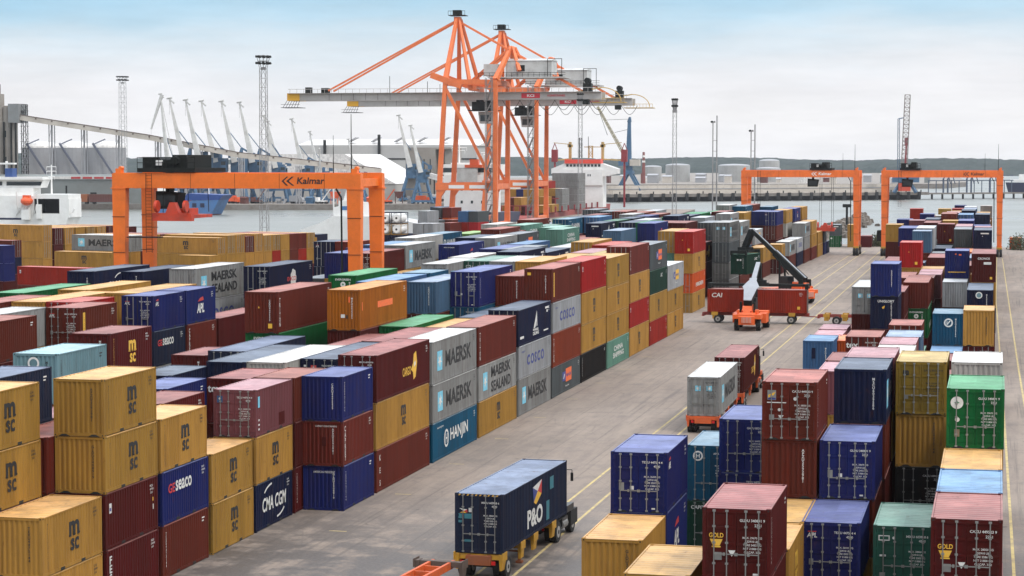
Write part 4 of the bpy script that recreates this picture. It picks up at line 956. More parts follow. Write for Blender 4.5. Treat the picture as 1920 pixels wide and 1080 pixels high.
# ------------------------------------------------------------------ ship-to-shore cranes
m_sal = mat('quay_crane_orange', (.78, .18, .045), .5, grime=.5, gscale=.4, rust=.25, dirt=(.45, .10, .04)); m_boom = mat('boom_grey', (.42, .40, .38), .55, grime=.35, gscale=.3)
m_house = mat('house_grey', (.50, .50, .48), .6, grime=.4, gscale=.4); m_redp = mat('sign_red', (.55, .02, .04), .5)
def sts(loc, label, rz, dz=0):
    t = thing('ship_to_shore_crane', label, 'quay crane', loc, rz, 'ship to shore cranes on the quay'); G = 15.8; D = 17.0
    for fy in (0, D):
        for s, (xb, xt, zt) in enumerate(((0, 2.4, 41.5), (G, G+.2, 41))):
            b = MB(); b.beam((xb, fy, 1.2), (xb+(xt-xb)*.3, fy, 12.6), 1.5, 1.3, 1.25, 1.15, up=(0, 1, 0)); b.beam((xb+(xt-xb)*.3, fy, 12.6), (xt, fy, zt), 1.25, 1.15, 1.05, 1.0, up=(0, 1, 0)); b.obj('leg', m_sal, t)
            w = MB(); w.box(xb-.9, fy-3.2, .1, xb+.9, fy+3.2, 1.3)
            for q in range(6): w.tube((xb-.3, fy-2.8+q*1.1, .4), (xb+.3, fy-2.8+q*1.1, .4), .42, n=10)
            w.obj('bogie', m_black, t)
        p = MB(); p.box(-.2, fy-.75, 11.8, G+.4, fy+.75, 13.8); p.prism([(.6, 11.8), (2.4, 11.8), (.9, 9.6)], fy-.6, fy+.6, 'y'); pp = p.obj('portal_beam', m_sal, t)
        if fy == 0:
            for a in (3.4, 9.0): q = MB(); q.box(a, -.79, 12.3, a+4.2, -.76, 13.2); q.obj('name_board', m_wtext, pp)
        u_ = MB(); u_.beam((1.8, fy, 40.6), (G+.4, fy, 40.4), 1.1, 1.3); u_.beam((-1.5, fy, 42.4), (6.8, fy, 39.4), 1.2, 1.6); u_.obj('upper_beam', m_sal, t)
        d = MB(); d.beam((2.6, fy, 38.6), (G-.4, fy, 13.6), .75, .75); d.obj('brace', m_sal, t)
    for x, z in ((0, 2.6), (G, 2.6), (.7, 12.8), (G+.1, 12.8), (2.3, 40.4), (G+.2, 40.4), (9, 39.0)):
        b = MB(); b.beam((x, .6, z), (x, D-.6, z), 1.1, 1.4); b.obj('cross_beam', m_sal, t)
    # apex frame and landside pylon
    ax, az = 3.9, 57.6
    a = MB()
    for fy in (0, D): a.beam((2.4, fy, 41), (ax, D/2+(fy-D/2)*.16, az), 1.3, 1.0, .8, .8); a.beam((8.4, fy*.7+2.5, 40.6), (ax+.6, D/2+(fy-D/2)*.14, az), .9, .8, .6, .6)
    a.beam((ax, D/2-1.3, az), (ax, D/2+1.3, az), 1.6, 1.2); a.obj('apex_frame', m_sal, t)
    pf = MB(); pf.box(ax-2.2, D/2-2, az+.9, ax+2.4, D/2+2, az+1.05)
    for i in range(7): pf.tube((ax-2.2+i*.76, D/2-2, az+1), (ax-2.2+i*.76, D/2-2, az+2.1), .05, n=5)
    pf.tube((ax-2.2, D/2-2, az+2.1), (ax+2.4, D/2-2, az+2.1), .06, n=5); pf.box(ax-1.2, D/2-1, az+1.05, ax+1, D/2+1, az+2.4); pf.obj('apex_platform', m_black, t)
    px, pz = 18.9, 50.0
    b = MB()
    for fy in (0, D): b.beam((G+.2, fy, 41), (px, D/2+(fy-D/2)*.2, pz), 1.5, 1.2, .8, .8); b.beam((px+2.8, fy*.6+3.4, 43.5), (px+.3, D/2+(fy-D/2)*.2, pz), 1.0, .8, .6, .6)
    b.obj('pylon', m_sal, t)
    for nm, p0, p1, r in (('forestay', (ax-.5, 0, az-.6), (-31.5, 0, 38.6), .45), ('backstay', (ax+.7, 0, az-.8), (37.5, 0, 38.3), .45), ('strut', (7.6, 0, 40.8), (px-.4, 0, pz-.6), .65)):
        for yy in (D/2-2.6, D/2+2.6):
            s = MB(); s.beam((p0[0], D/2+(yy-D/2)*.4, p0[2]), (p1[0], yy, p1[2]), r, r); s.obj(nm, m_sal, t)
    # boom
    bo = MB()
    for yy in (D/2-3.1, D/2+3.1): bo.beam((-42.5, yy, 36.9), (43.5, yy, 36.9), 1.0, 2.0)
    for i in range(18): x = -41+i*4.8; bo.box(x-.2, D/2-3, 36.6, x+.2, D/2+3, 37.2)
    for i in range(44): bo.tube((-42+i*1.95, D/2-3.7, 37.9), (-42+i*1.95, D/2-3.7, 39.0), .05, n=4)
    bo.tube((-42.5, D/2-3.7, 39.0), (42, D/2-3.7, 39.0), .06, n=4); bo.box(-42.5, D/2-4.4, 37.85, 43.5, D/2-3.6, 37.92)
    for i in range(6): bo.box(-14+i*-3.4-.04, D/2-3.62, 36.0, -14+i*-3.4+.04, D/2-3.59, 37.8, 1)
    bm = bo.obj('boom', [m_boom, m_black], t)
    y_ = MB(); y_.box(-42.8, D/2-3.75, 35.9, -39.3, D/2+3.7, 37.95); y_.obj('boom_tip', mat('tip_yellow', (.70, .36, .02), .5), bm)
    cg = MB()
    for i in range(6): cg.tube((-44+i*.8, D/2-3.6, 34.1), (-42.8+i*.7, D/2-3.6, 35.95), .07, n=5); 
    cg.box(-44.6, D/2-3.8, 34.0, -39.3, D/2+2, 34.12); cg.tube((-44.6, D/2-3.7, 34.9), (-39.3, D/2-3.7, 34.9), .05, n=5); cg.box(-38.5, D/2-1, 38, -37, D/2+1, 39.6); cg.box(-34, D/2-1, 38, -32, D/2+1, 39.4); cg.tube((-15, D/2, 38), (-15, D/2, 42.5), .08, n=5); cg.tube((-4.5, D/2, 38), (-4.5, D/2, 41), .08, n=5); cg.obj('tip_walkway', m_black, bm)
    sg = MB(); sg.box(22.0, D/2-3.68, 36.3, 27.0, D/2-3.64, 37.6); sg.obj('sign_board', m_redp, bm)
    st_ = MB(); vs, fs, w, h = text_mesh('KCI', bold=.05); k = .7/h; st_.add([(24.5+x*k*1.4, 0, 36.95+y*k) for x, y in vs], fs); st_.obj('sign_text', m_wtext, bm, (0, D/2-3.70, 0))
    st_ = MB(); vs, fs, w, h = text_mesh('KONECRANES', bold=.03); k = .55/h; st_.add([(31.4+x*k, 0, 36.95+y*k) for x, y in vs], fs); st_.obj('sign_text', m_redp, bm, (0, D/2-3.68, 0))
    e = MB(); e.tube((39.3, D/2-1.5, 40.9), (39.3, D/2+1.5, 40.9), .8, n=12); e.box(38.2, D/2-1.6, 37.9, 40.4, D/2+1.6, 40.2); e.box(38.4, D/2-3.8, 34.6, 40, D/2-1, 35.9); e.obj('rope_sheaves', m_black, t)
    w_ = MB()
    for i in range(10):
        a0, a1 = math.radians(90-i*9), math.radians(90-(i+1)*9); w_.tube((43+5.2*math.cos(a0), D/2, 35.5+3.6*math.sin(a0)), (43+5.2*math.cos(a1), D/2, 35.5+3.6*math.sin(a1)), .14, n=6)
    w_.box(41, D/2-3, 35.0, 49.5, D/2+3, 35.2); w_.beam((43, D/2, 39.1), (36, D/2, 37.9), .3, .3)
    for i in range(10): w_.tube((41+i*.94, D/2-3, 35.1), (41+i*.94, D/2-3, 36.2), .05, n=4)
    w_.tube((41, D/2-3, 36.2), (49.5, D/2-3, 36.2), .06, n=4); w_.obj('end_platform', mat('platform_yellow', (.50, .33, .10), .6), t)
    # festoon loops
    fl = MB()
    for j in range(6):
        pts = [(17+j*4.7+i*.47, D/2-4.2, 35.7-2.6*math.sin(math.pi*i/10)) for i in range(11)]
        for p0, p1 in zip(pts[:-1], pts[1:]): fl.tube(p0, p1, .07, n=5, cap=False)
    fl.obj('festoon_cable', m_black, t)
    # machinery house, trolley, cab
    h_ = MB(); h_.box(17.8, D/2-4.2, 41.9, 30.2, D/2+4.2, 46.2); h_.prism([(D/2-4.4, 46.2), (D/2+4.4, 46.2), (D/2, 46.9)], 17.6, 30.4, 'x'); h_.box(11.6, D/2-3, 42.3, 15.4, D/2+3, 45.4); h_.box(13.0, D/2-4.6, 41.6, 34, D/2+4.6, 41.9)
    ho = h_.obj('machinery_house', m_house, t); wv = MB()
    wv.box(21.5, D/2-4.25, 43.4, 23.0, D/2-4.2, 45.0); wv.box(29.2, D/2-5, 41.9, 29.35, D/2-4.85, 46.6); wv.box(33, D/2-5, 41.9, 33.15, D/2-4.85, 46.6); wv.box(29.2, D/2-5, 46.5, 33.15, D/2-4.85, 46.65)
    for i in range(16): wv.tube((10.5+i*1.5, D/2-4.6, 41.9), (10.5+i*1.5, D/2-4.6, 43), .05, n=4)
    wv.tube((10.5, D/2-4.6, 43), (34, D/2-4.6, 43), .06, n=4); wv.tube((10.5, D/2-4.6, 42.4), (34, D/2-4.6, 42.4), .05, n=4); wv.obj('railing', m_black, ho)
    tr = MB(); tr.box(8.4, D/2-3.2, 33.2, 14.0, D/2+3.2, 35.4); tr.box(7.4, D/2-3.9, 33.0, 15, D/2+3.9, 33.2); tr.tube((10, D/2-2.8, 35.6), (10, D/2+2.8, 35.6), .5, n=10); tr.tube((12.6, D/2-2.8, 35.6), (12.6, D/2+2.8, 35.6), .5, n=10); tr.obj('trolley', m_black, t)
    c = MB(); c.prism([(10.2, 29.6), (13.6, 29.6), (14.0, 32.8), (9.8, 32.8)], D/2-1.6, D/2+1.4, 'y'); c.box(11.5, D/2-.4, 32.8, 12.2, D/2+.4, 33.3); co = c.obj('operator_cab', m_house, t)
    g = MB(); g.box(10.4, D/2-1.66, 30.2, 13.5, D/2-1.61, 31.9); g.obj('window', M_GLASS, co)
    # stair tower up the landside leg
    s = MB(); x0 = G+.2
    for q in range(13):
        z = 2+q*3.05; s.box(x0-2.3, -2.5, z, x0-.7, -.7, z+.1); s.beam((x0-2.2, -1.2+.6*(q % 2), z+.1), (x0-.9, -1.2+.6*((q+1) % 2), z+3.0), .7, .1)
        s.tube((x0-2.3, -2.5, z+1.1), (x0-.7, -2.5, z+1.1), .05, n=4)
    for dx in (-2.3, -.7): s.tube((x0+dx, -2.5, 2), (x0+dx, -2.5, 41.5), .1, n=5); s.tube((x0+dx, -.8, 2), (x0+dx, -.8, 41.5), .1, n=5)
    s.obj('stair_tower', m_black if False else mat('stair_grey', (.20, .19, .18), .7), t)
    return t
sts((-145.8, 545, 0), 'front orange quay crane with the taller apex and long grey boom', math.radians(2))
sts((-148.2, 607, 0), 'rear orange quay crane whose boom passes behind the front one', math.radians(2))

# ------------------------------------------------------------------ trucks, trailers, reach stackers
m_chas = mat('chassis_orange', (.62, .10, .015), .55, grime=.5, gscale=2, dirt=(.12, .05, .03)); m_bolster = mat('bolster_yellow', (.52, .27, .02), .55, grime=.5, gscale=2, dirt=(.12, .06, .02)); m_chy = mat('chassis_rust', (.26, .07, .02), .7, grime=.5, gscale=2)
def wheel(parent, x, y, r=.52, w=.3, dual=True, axis='x'):
    for q in ((-.17, .17) if dual else (0,)):
        v = MB(); v.tube((x+q-w/2, y, r), (x+q+w/2, y, r), r, n=22); v.tube((x+q-w/2-.012, y, r), (x+q+w/2+.012, y, r), r*.56, n=16, mi=1); v.tube((x+q-w/2-.03, y, r), (x+q+w/2+.03, y, r), r*.2, n=10, mi=0); v.obj('wheel', [M_RUBBER, M_RIM], parent)
def trailer(loc, label, rz, Lc, cm, axles=(.9, 2.2), bols=(0,), legs=None, zc=1.2, bm=None):
    t = thing('container_trailer', label, 'trailer', loc, rz, 'container trailers'); bm = bm or m_bolster
    f = MB()
    for x in (-.5, .5): f.box(x-.07, 0, zc-.36, x+.07, Lc, zc-.02)
    n = int(Lc/1.3)
    for i in range(n+1): y = .15+i*(Lc-.3)/n; f.box(-.43, y-.05, zc-.30, .43, y+.05, zc-.06)
    f.box(-.62, -.12, zc-.5, .62, .12, zc-.05); f.obj('frame', cm, t)
    for y in bols:
        b = MB(); b.box(-1.19, y-.16, zc-.26, 1.19, y+.16, zc)
        for s in (-1, 1): b.prism([(s*1.05, zc-.75), (s*1.16, zc-.75), (s*1.24, zc+.02), (s*1.0, zc+.02)], y-.28, y+.28, 'y'); b.box(min(s*1.2, s*1.24), y-.4, zc-.3, max(s*1.2, s*1.24), y+.4, zc+.1)
        b.obj('bolster', bm, t)
    for a in axles:
        for s in (-1, 1): wheel(t, s*.88, a)
        x = MB(); x.tube((-.8, a, .52), (.8, a, .52), .09, n=8); x.box(-.55, a-.5, .6, -.42, a+.5, .85); x.box(.42, a-.5, .6, .55, a+.5, .85); x.obj('axle', M_DARK, t)
    if legs is not None:
        g = MB()
        for s in (-1, 1): g.beam((s*.75, legs, zc-.2), (s*.75, legs, .12), .14, .14); g.box(s*.75-.16, legs-.16, .02, s*.75+.16, legs+.16, .12)
        g.beam((-.75, legs, .6), (.75, legs, .6), .08, .08); g.obj('landing_leg', cm, t)
    r = MB()
    for s in (-1, 1): r.box(s*.78-.1, -.15, zc-.46, s*.78+.1, -.12, zc-.28)
    r.obj('tail_light', mat('lamp_red', (.5, .01, .01), .3), t)
    return t
def tractor(loc, label, rz, body, cabx=-.45):
    t = thing('terminal_tractor', label, 'tractor', loc, rz)
    f = MB(); f.box(-.45, 0, .55, .45, 4.6, .95); f.box(-1.2, 3.6, .45, 1.2, 5.0, 1.25); f.box(-.5, .2, .95, .5, 1.4, 1.15); f.obj('chassis', M_DARK, t)
    c = MB(); c.prism([(2.9, 1.0), (4.7, 1.0), (4.75, 1.9), (4.5, 2.9), (3.0, 2.9)], cabx-.75, cabx+.65, 'x'); c.box(cabx-.8, 2.9, 2.9, cabx+.7, 4.6, 3.0); co = c.obj('cab', body, t)
    w = MB(); w.box(cabx-.6, 2.88, 1.9, cabx+.5, 2.9, 2.75); w.box(cabx-.77, 3.2, 1.9, cabx-.75, 4.4, 2.75); w.box(cabx+.65, 3.2, 1.9, cabx+.67, 4.4, 2.75); w.obj('window', M_GLASS, co)
    b = MB(); b.box(.35, 1.7, .7, 1.2, 2.9, 1.15); b.box(.45, 3.0, 1.25, 1.15, 4.4, 1.6); b.obj('engine_cover', body, t)
    s = MB(); s.tube((.95, 3.05, 1.3), (.95, 3.05, 2.95), .15, n=10); s.tube((.95, 3.05, 2.95), (.95, 3.05, 3.75), .07, n=8); s.obj('exhaust_stack', M_DARK, t)
    m = MB(); m.tube((.95, 3.2, 3.55), (1.35, 3.2, 3.55), .02, n=5); m.tube((1.35, 3.2, 3.55), (1.35, 3.2, 3.0), .02, n=5); m.box(1.28, 3.15, 2.95, 1.42, 3.22, 3.4); m.obj('mirror', M_DARK, t)
    l = MB(); l.tube((.6, -.02, .8), (.6, .05, .8), .07, n=8); l.tube((-.6, -.02, .8), (-.6, .05, .8), .07, n=8); l.obj('tail_light', mat('lamp_red', (.5, .01, .01), .3), t)
    l = MB(); [l.box(s_*.86-.33, .35, 1.12, s_*.86+.33, 1.65, 1.16) for s_ in (-1, 1)]; l.obj('mudguard', M_DARK, t); l = MB(); l.tube((cabx, 3.8, 3.0), (cabx, 3.8, 3.2), .09, n=10); l.obj('beacon', m_bolster, t)
    l = MB(); [l.tube((-.2+i*.2, 2.3, 1.25), (-.2+i*.2, 1.2, 1.35), .03, n=5) for i in range(3)]; l.obj('hose', m_spr, t); l = MB(); l.tube((1.0, 1.75, .78), (1.0, 2.75, .78), .28, n=12); l.obj('fuel_tank', M_STEEL, t)
    for s_ in (-1, 1): wheel(t, s_*.86, 1.0, .55); wheel(t, s_*.98, 4.2, .55, .32, False)
    return t
def box_on(x, y, z, L, H, c, side, near, em, rz, label, lod=0, far=None):
    o = container(x, y, z, L, H, c, side, near, em, rz, lod, far); CONTS.pop(); o['label'] = label; del o['group']; return o
# lorry in the foreground
r1 = -math.radians(3)
box_on(-24.15, 98.0, 1.25, 12.192, HH, 'ON', 'po', 'd', 'pod', r1, 'dark blue container with white letters and a coloured flag, on the foreground trailer', 0)
trailer((-24.15, 97.9, 0), 'yellow container trailer carrying the dark blue box in the foreground', r1, 11.2, m_chy, (1.0,), (.3, 3.6, 6.0, 9.6), 4.6, 1.22)
tractor((-23.65, 107.6, 0), 'black yard tractor with a tall exhaust pulling the dark blue container', r1, mat('tractor_black', (.02, .02, .02), .4), -.55)
trailer((-26.4, 84.0, 0), 'empty orange trailer frame behind the foreground lorry, cut by the photo edge', -math.radians(5), 11.9, m_chas, (.9, 2.3), (.3, 11.5), None, 1.32, mat('bolster_brown', (.10, .07, .055), .7, grime=.4))
# road train on the lane
rz = math.radians(.8)
trailer((-21.0, 154.3, 0), 'orange trailer under the light grey container on the lane', rz, 12.6, m_chas, (.8, 2.1), (.2, 6.0, 12.0), None, 1.25, m_chas)
box_on(-21.0, 154.5, 1.27, 12.192, HH, 'W', 'maersk', 'd', 'maerd', rz, 'light grey container with star panels on its doors, riding on the lane', 0)
trailer((-21.05, 170.0, 0), 'orange trailer under the maroon container, coupled ahead of the grey one', rz, 12.8, m_chas, (.8, 2.1), (.2, 6.0, 12.0), None, 1.25, m_chas)
box_on(-21.05, 170.3, 1.27, 12.192, HH, 'M', 'cargo', 'd', '', rz, 'maroon container with a yellow emblem, riding ahead of the light grey one', 0)
tractor((-21.2, 182.0, 0), 'orange yard tractor at the head of the two loaded trailers', rz, m_chas)
# trailer turned across the lane, being served
trailer((-35.4, 260.3, 0), 'red trailer standing across the lane under the brick red container', -math.pi/2, 13.0, mat('chassis_red', (.28, .03, .02), .6, grime=.5), (1.9, 10.9), (1.5, 11.0), None, 1.3)
box_on(-34.8, 260.3, 1.32, 12.192, HH, 'RR', 'cai', 'b', 'noname', -math.pi/2, 'long brick red container held by the reach stacker, lying across the lane', 1)
trailer((-21.2, 260.2, 0), 'empty red and yellow trailer partly hidden behind the grey container stack', -math.pi/2, 8.5, mat('chassis_red', (.28, .03, .02), .6), (2.2,), (1.0, 3.2, 6.5), None, 1.25)
db = MB(); db.tube((-23.0, 260.3, .95), (-21.0, 260.2, .85), .07, n=6); tag(db.obj('drawbar', mat('chassis_red', (.28, .03, .02), .6)), 'thin red drawbar lying between the two trailers across the lane', 'drawbar')
m_stk = mat('stacker_orange', (.80, .13, .02), .45, grime=.35, gscale=1.5, dirt=(.25, .05, .02)); m_lgrey = mat('boom_light_grey', (.26, .27, .29), .4, grime=.2, gscale=1)
def stacker(loc, rz, label, tip, head, boomm, spr_len, spr_rot, lights=True, pw=1.0):
    t = thing('reach_stacker', label, 'reach stacker', loc, rz, 'reach stackers serving the lane')
    b = MB(); b.box(-.75, -4.0, .75, .75, 3.0, 1.5); b.prism([(-4.25, .75), (-2.0, .75), (-1.6, 1.5), (-2.0, 2.25), (-3.9, 2.15), (-4.3, 1.7)], -.95, .95, 'x')
    b.box(-1.65, -4.2, 1.45, 1.65, -1.7, 1.95); b.prism([(-4.0, 1.95), (-1.2, 1.95), (-1.4, 3.0), (-3.5, 2.9)], -.55, .55, 'x'); b.box(-1.2, -3.6, 1.95, 1.2, -2.0, 2.45); b.box(1.05, -1.4, .8, 2.0, 1.4, 1.9); b.box(-2.0, -1.4, .8, -1.05, 1.4, 1.9); b.box(-1.9, 1.2, 1.6, 1.9, 3.4, 2.0); bo = b.obj('body', m_stk, t)
    g = MB(); g.box(-.62, -4.36, .95, .62, -4.28, 1.7)
    for i in range(7): g.box(-.55+i*.17, -4.4, 1.0, -.48+i*.17, -4.35, 1.65, 1)
    g.obj('grille', [m_stk, mat('vent_white', (.55, .4, .35), .6)], bo)
    for s in (-1, 1): wheel(t, s*1.28, -3.0, .72, .5, False)
    for s in (-1, 1): wheel(t, s*1.62, 2.2, .85, .42, True)
    c = MB(); c.prism([(-.6, 1.9), (1.0, 1.9), (1.1, 2.9), (.8, 3.7), (-.5, 3.7)], -.7, .7, 'x'); co = c.obj('cab', M_DARK, t); w = MB(); w.box(-.6, -.63, 2.5, .6, -.605, 3.5); w.obj('window', M_GLASS, co)
    p0 = Vector((0, -3.1, 3.2)); p1 = Vector(tip); d = (p1-p0); m = p0+d*.55
    bm = MB(); bm.beam(p0, m, .95, 1.0, .85, .8, mi=1); bm.beam(p0+d*.1, p1, .62, .62, .55, .5, mi=1); n = d.normalized(); up_ = Vector((1, 0, 0)).cross(n).normalized()
    bm.beam(p0+up_*.53, m+up_*.44, .95*pw, .06, .85*pw, .06); bm.beam(m+up_*.3, p1+up_*.27, .6*pw, .06, .52*pw, .06)
    if pw > .9: bm.beam(p0+d*.24+up_*.58, p0+d*.30+up_*.58, 1.5, .08, 2.0, .08); bm.beam(p0+d*.30+up_*.58, p0+d*.46+up_*.55, 2.0, .08, .95, .08); bm.beam(p0-d*.02+up_*.5, p0+d*.24+up_*.58, .9, .08, 1.5, .08)
    bm.obj('boom', [boomm, m_black], t)
    for s in (-1, 1):
        h = MB(); h.tube((s*.62, 1.0, 1.7), tuple(p0+d*.42+Vector((s*.5, 0, -.2))), .14, n=8); h.tube(tuple(p0+d*.25+Vector((s*.5, 0, -.9))), tuple(p0+d*.5+Vector((s*.5, 0, -.2))), .08, n=8); h.obj('lift_cylinder', m_black, t)
        q = MB(); q.box(s*.8-.1, -3.6, 1.95, s*.8+.1, -2.8, 3.4); q.obj('boom_mount', m_black, t)
    hd = Vector(head); k = MB(); k.beam(p1, hd+Vector((0, 0, .8)), .7, .8); k.tube(tuple(hd+Vector((0, 0, .9))), tuple(hd+Vector((0, 0, .35))), .55, n=14); k.box(hd.x-.9, hd.y-.7, hd.z+.25, hd.x+.9, hd.y+.7, hd.z+.7); k.obj('head', m_black, t)
    s = MB(); R = Matrix.Rotation(spr_rot, 3, 'Z'); L2 = spr_len/2
    def B(x0, y0, z0, x1, y1, z1):
        o = len(s.v); s.box(x0, y0, z0, x1, y1, z1)
        for i in range(o, len(s.v)): v = R @ Vector(s.v[i]); s.v[i] = (v.x+hd.x, v.y+hd.y, v.z+hd.z)
    B(-.45, -L2, -.05, -.15, L2, .25); B(.15, -L2, -.05, .45, L2, .25)
    for e in (-1, 1): B(-1.2, e*L2-.18, -.15, 1.2, e*L2+.18, .3); B(-1.22, e*L2-.2, -.35, -.95, e*L2+.2, .1); B(.95, e*L2-.2, -.35, 1.22, e*L2+.2, .1)
    B(-.8, -1.2, .0, .8, 1.2, .35); s.obj('spreader', m_black, t)
    if lights:
        for e in (-1, 1): l = MB(); l.tube((e*.5, -4.2, 2.25), (e*.5, -4.2, 2.4), .08, n=8); l.obj('lamp', mat('lamp_red', (.5, .01, .01), .3), t)
    return t
stacker((-28.6, 251.6, 0), 0, 'orange reach stacker seen from behind with raised light grey boom, lifting the brick red container', (0, 8.0, 7.3), (0, 8.7, 4.62), m_lgrey, 11.9, math.pi/2)
s2 = math.atan2(.60, -.80)-math.pi/2
stacker((-28.75, 298.6, 0), s2, 'second reach stacker mostly hidden behind the brick red container, long black boom raised', (0, 6.9, 10.0), (0, 8.2, 6.85), m_lgrey, 5.9, -s2-math.radians(12), True, .3)
box_on(-35.9, 300.6, 3.75, 6.058, HH, 'DG', 'uasc', 'b', 'dgs', -math.radians(12), 'dark green container hanging from the black boom of the second stacker', 1)
# ------------------------------------------------------------------ ships
m_white = mat('ship_white', (.80, .79, .76), .5, grime=.22, gscale=.35, dirt=(.35, .30, .25)); m_hullb = mat('hull_blue', (.06, .17, .38), .5, grime=.4, gscale=.3); m_deckb = mat('hull_deep_blue', (.012, .05, .22), .5); m_boot = mat('hull_red', (.30, .05, .04), .6, grime=.5)
m_navyh = mat('hull_navy', (.012, .016, .05), .5); m_lbo = mat('lifeboat_orange', (.75, .10, .02), .4); m_yl = mat('crane_yellow', (.48, .33, .12), .5, grime=.4); m_red = mat('pod_red', (.24, .025, .03), .5)
def windows(o, y, xs, z0, z1, w=.8, nm='window'):
    mb = MB()
    for x in xs: mb.box(x-w/2, y-.06, z0, x+w/2, y, z1)
    return mb.obj(nm, M_GLASS, o)
def mast(t, p, h, m, arms=((.8, 2.4), (.65, 1.8)), r=.3, nm='mast'):
    b = MB(); b.tube(p, (p[0], p[1], p[2]+h), r, r*.6, n=8)
    for f, w in arms:
        z = p[2]+h*f; b.tube((p[0]-w, p[1], z), (p[0]+w, p[1], z), .1, n=5)
        for s in (-1, 1): b.tube((p[0]+s*w, p[1], z), (p[0]+s*w, p[1], z-1), .05, n=4)
    return b.obj(nm, m, t)
# ro-ro ferry at the left edge
t = thing('ferry', 'white ferry with an orange lifeboat moored at the left edge of the photo', 'ship', (-1.5, 600, 0))
h = MB(); h.prism([(-345, -3), (-277.5, -3), (-275.4, 3.4), (-287, 3.4), (-287, 8.8), (-345, 8.8)], 0, 9, 'y'); h.obj('hull', m_white, t)
h = MB(); h.box(-287, 0, 7.9, -275.6, 9, 9.3); h.box(-278.6, -.02, 2.2, -275.4, 8.9, 7.9); h.box(-287, 8, 3.4, -278.6, 8.9, 7.9); h.tube((-274.6, .5, 3.6), (-273.9, .5, 5), .4, .3); h.obj('bow', m_white, t)
h = MB(); h.box(-286.95, 7.6, 3.4, -278.65, 7.98, 7.88); h.box(-286.95, .3, 3.41, -278.65, 7.6, 3.5); h.box(-286.95, .3, 7.8, -278.65, 7.6, 7.88); h.box(-287, .3, 3.5, -286.9, 7.6, 7.8); h.box(-278.7, .3, 3.5, -278.62, 7.6, 7.8); h.obj('car_deck', M_DARK, t)
h = MB(); h.box(-340, 2, 8.8, -288.5, 8, 11.2); h.prism([(-340, 11.2), (-286.3, 11.2), (-285.3, 13.6), (-340, 14.0)], 3, 8, 'y'); h.box(-340, 1.6, 13.7, -284.8, 8.5, 14.5); w = h.obj('wheelhouse', m_white, t)
q = MB(); q.prism([(-297.5, 11.9), (-286.15, 11.9), (-285.7, 13.1), (-297.5, 13.1)], 2.9, 3.0, 'y'); q.box(-312, 2.9, 11.9, -299, 3.0, 13.1); q.obj('window', M_GLASS, w)
mast(t, (-283.9, 6, 9.3), 9.0, m_white, ((.93, 1.6), (.78, 1.6), (.6, 1.0)))
b = MB(); b.tube((-298.9, 6, 14.5), (-298.9, 6, 19.4), .4, n=8); b.box(-302, 5, 18.4, -296, 7, 18.9); b.obj('radar_mast', m_white, t)
b = MB(); b.dome((-288.9, -1, 7.2), 1.9, 1.3, 14, 4); b.dome((-288.9, -1, 7.2), 1.9, -1.4, 14, 4); b.box(-290, -1.6, 7.9, -287.8, -.4, 9); b.obj('lifeboat', m_lbo, t)
b = MB()
for x in (-292.5, -285.6): b.tube((x, -.2, 3.6), (x+.4, -1.6, 10.2), .2, n=6)
for i in range(9): b.tube((-293+i*.9, -.3, 2.5+(i % 3)), (-291.5+i*.8, -.6, 5.2+(i % 2)), .18, n=5)
b.box(-290.5, -1.6, 1.5, -288.0, -.2, 4.6); b.box(-285.9, -1.0, 1.8, -284.3, -.1, 6.2); b.obj('davit', m_white, t)
b = MB(); b.box(-298.5, 4, 14.5, -296, 7, 17.2); b.obj('funnel', mat('funnel_blue', (.02, .06, .2), .5), t)
b = MB(); b.box(-345, -.04, 1.4, -290, .02, 2.0); b.obj('stripe', m_navyh, t)
windows(t, -.01, [-340+i*2.6 for i in range(16)], 9.6, 10.4)
b = MB(); b.box(-345, 4, -2.6, -277, 16, -2.3)
# small white workboat near the gantry
t = thing('workboat', 'white vessel with a tapered mast moored behind the near gantry leg', 'ship', (0, 560, 0)); t.scale = (1, 1, 1.35)
h = MB(); h.prism([(-188, -2.8), (-154, -2.8), (-151.5, 1.2), (-158, 2.2), (-166, 3.2), (-179.5, 3.2), (-184, 1.6), (-189, .4)], 0, 12, 'y'); h.obj('hull', m_white, t)
h = MB(); h.prism([(-180.2, 3.2), (-171.4, 3.2), (-172.3, 6.0), (-173.6, 6.0), (-173.7, 6.3), (-178.7, 6.3), (-178.8, 5.2), (-180, 5.0)], 2.5, 9.5, 'y'); w = h.obj('wheelhouse', m_white, t)
h = MB(); h.prism([(-178.2, 6.3), (-174.6, 6.3), (-175.9, 9.4), (-176.9, 9.4)], 5, 7, 'y'); h.tube((-176.4, 6, 9.4), (-176.4, 6, 13.5), .28, .15, n=8); h.obj('mast', m_white, t)
h = MB(); h.box(-178.2, 2.42, 4.4, -174.4, 2.5, 5.2); h.obj('window', m_hullb, w)
h = MB(); h.tube((-181, 5, 3.2), (-181, 5, 10.6), .2, n=6); h.tube((-181, 5, 8.6), (-179.4, 5, 9.6), .15, n=5); h.obj('signal_mast', m_white, t)
h = MB(); h.prism([(-165.5, -2.7), (-153.5, -2.7), (-151.2, .8), (-155.5, -.2), (-166, -.2)], -.2, 12.2, 'y'); h.obj('fender_band', m_navyh, t)
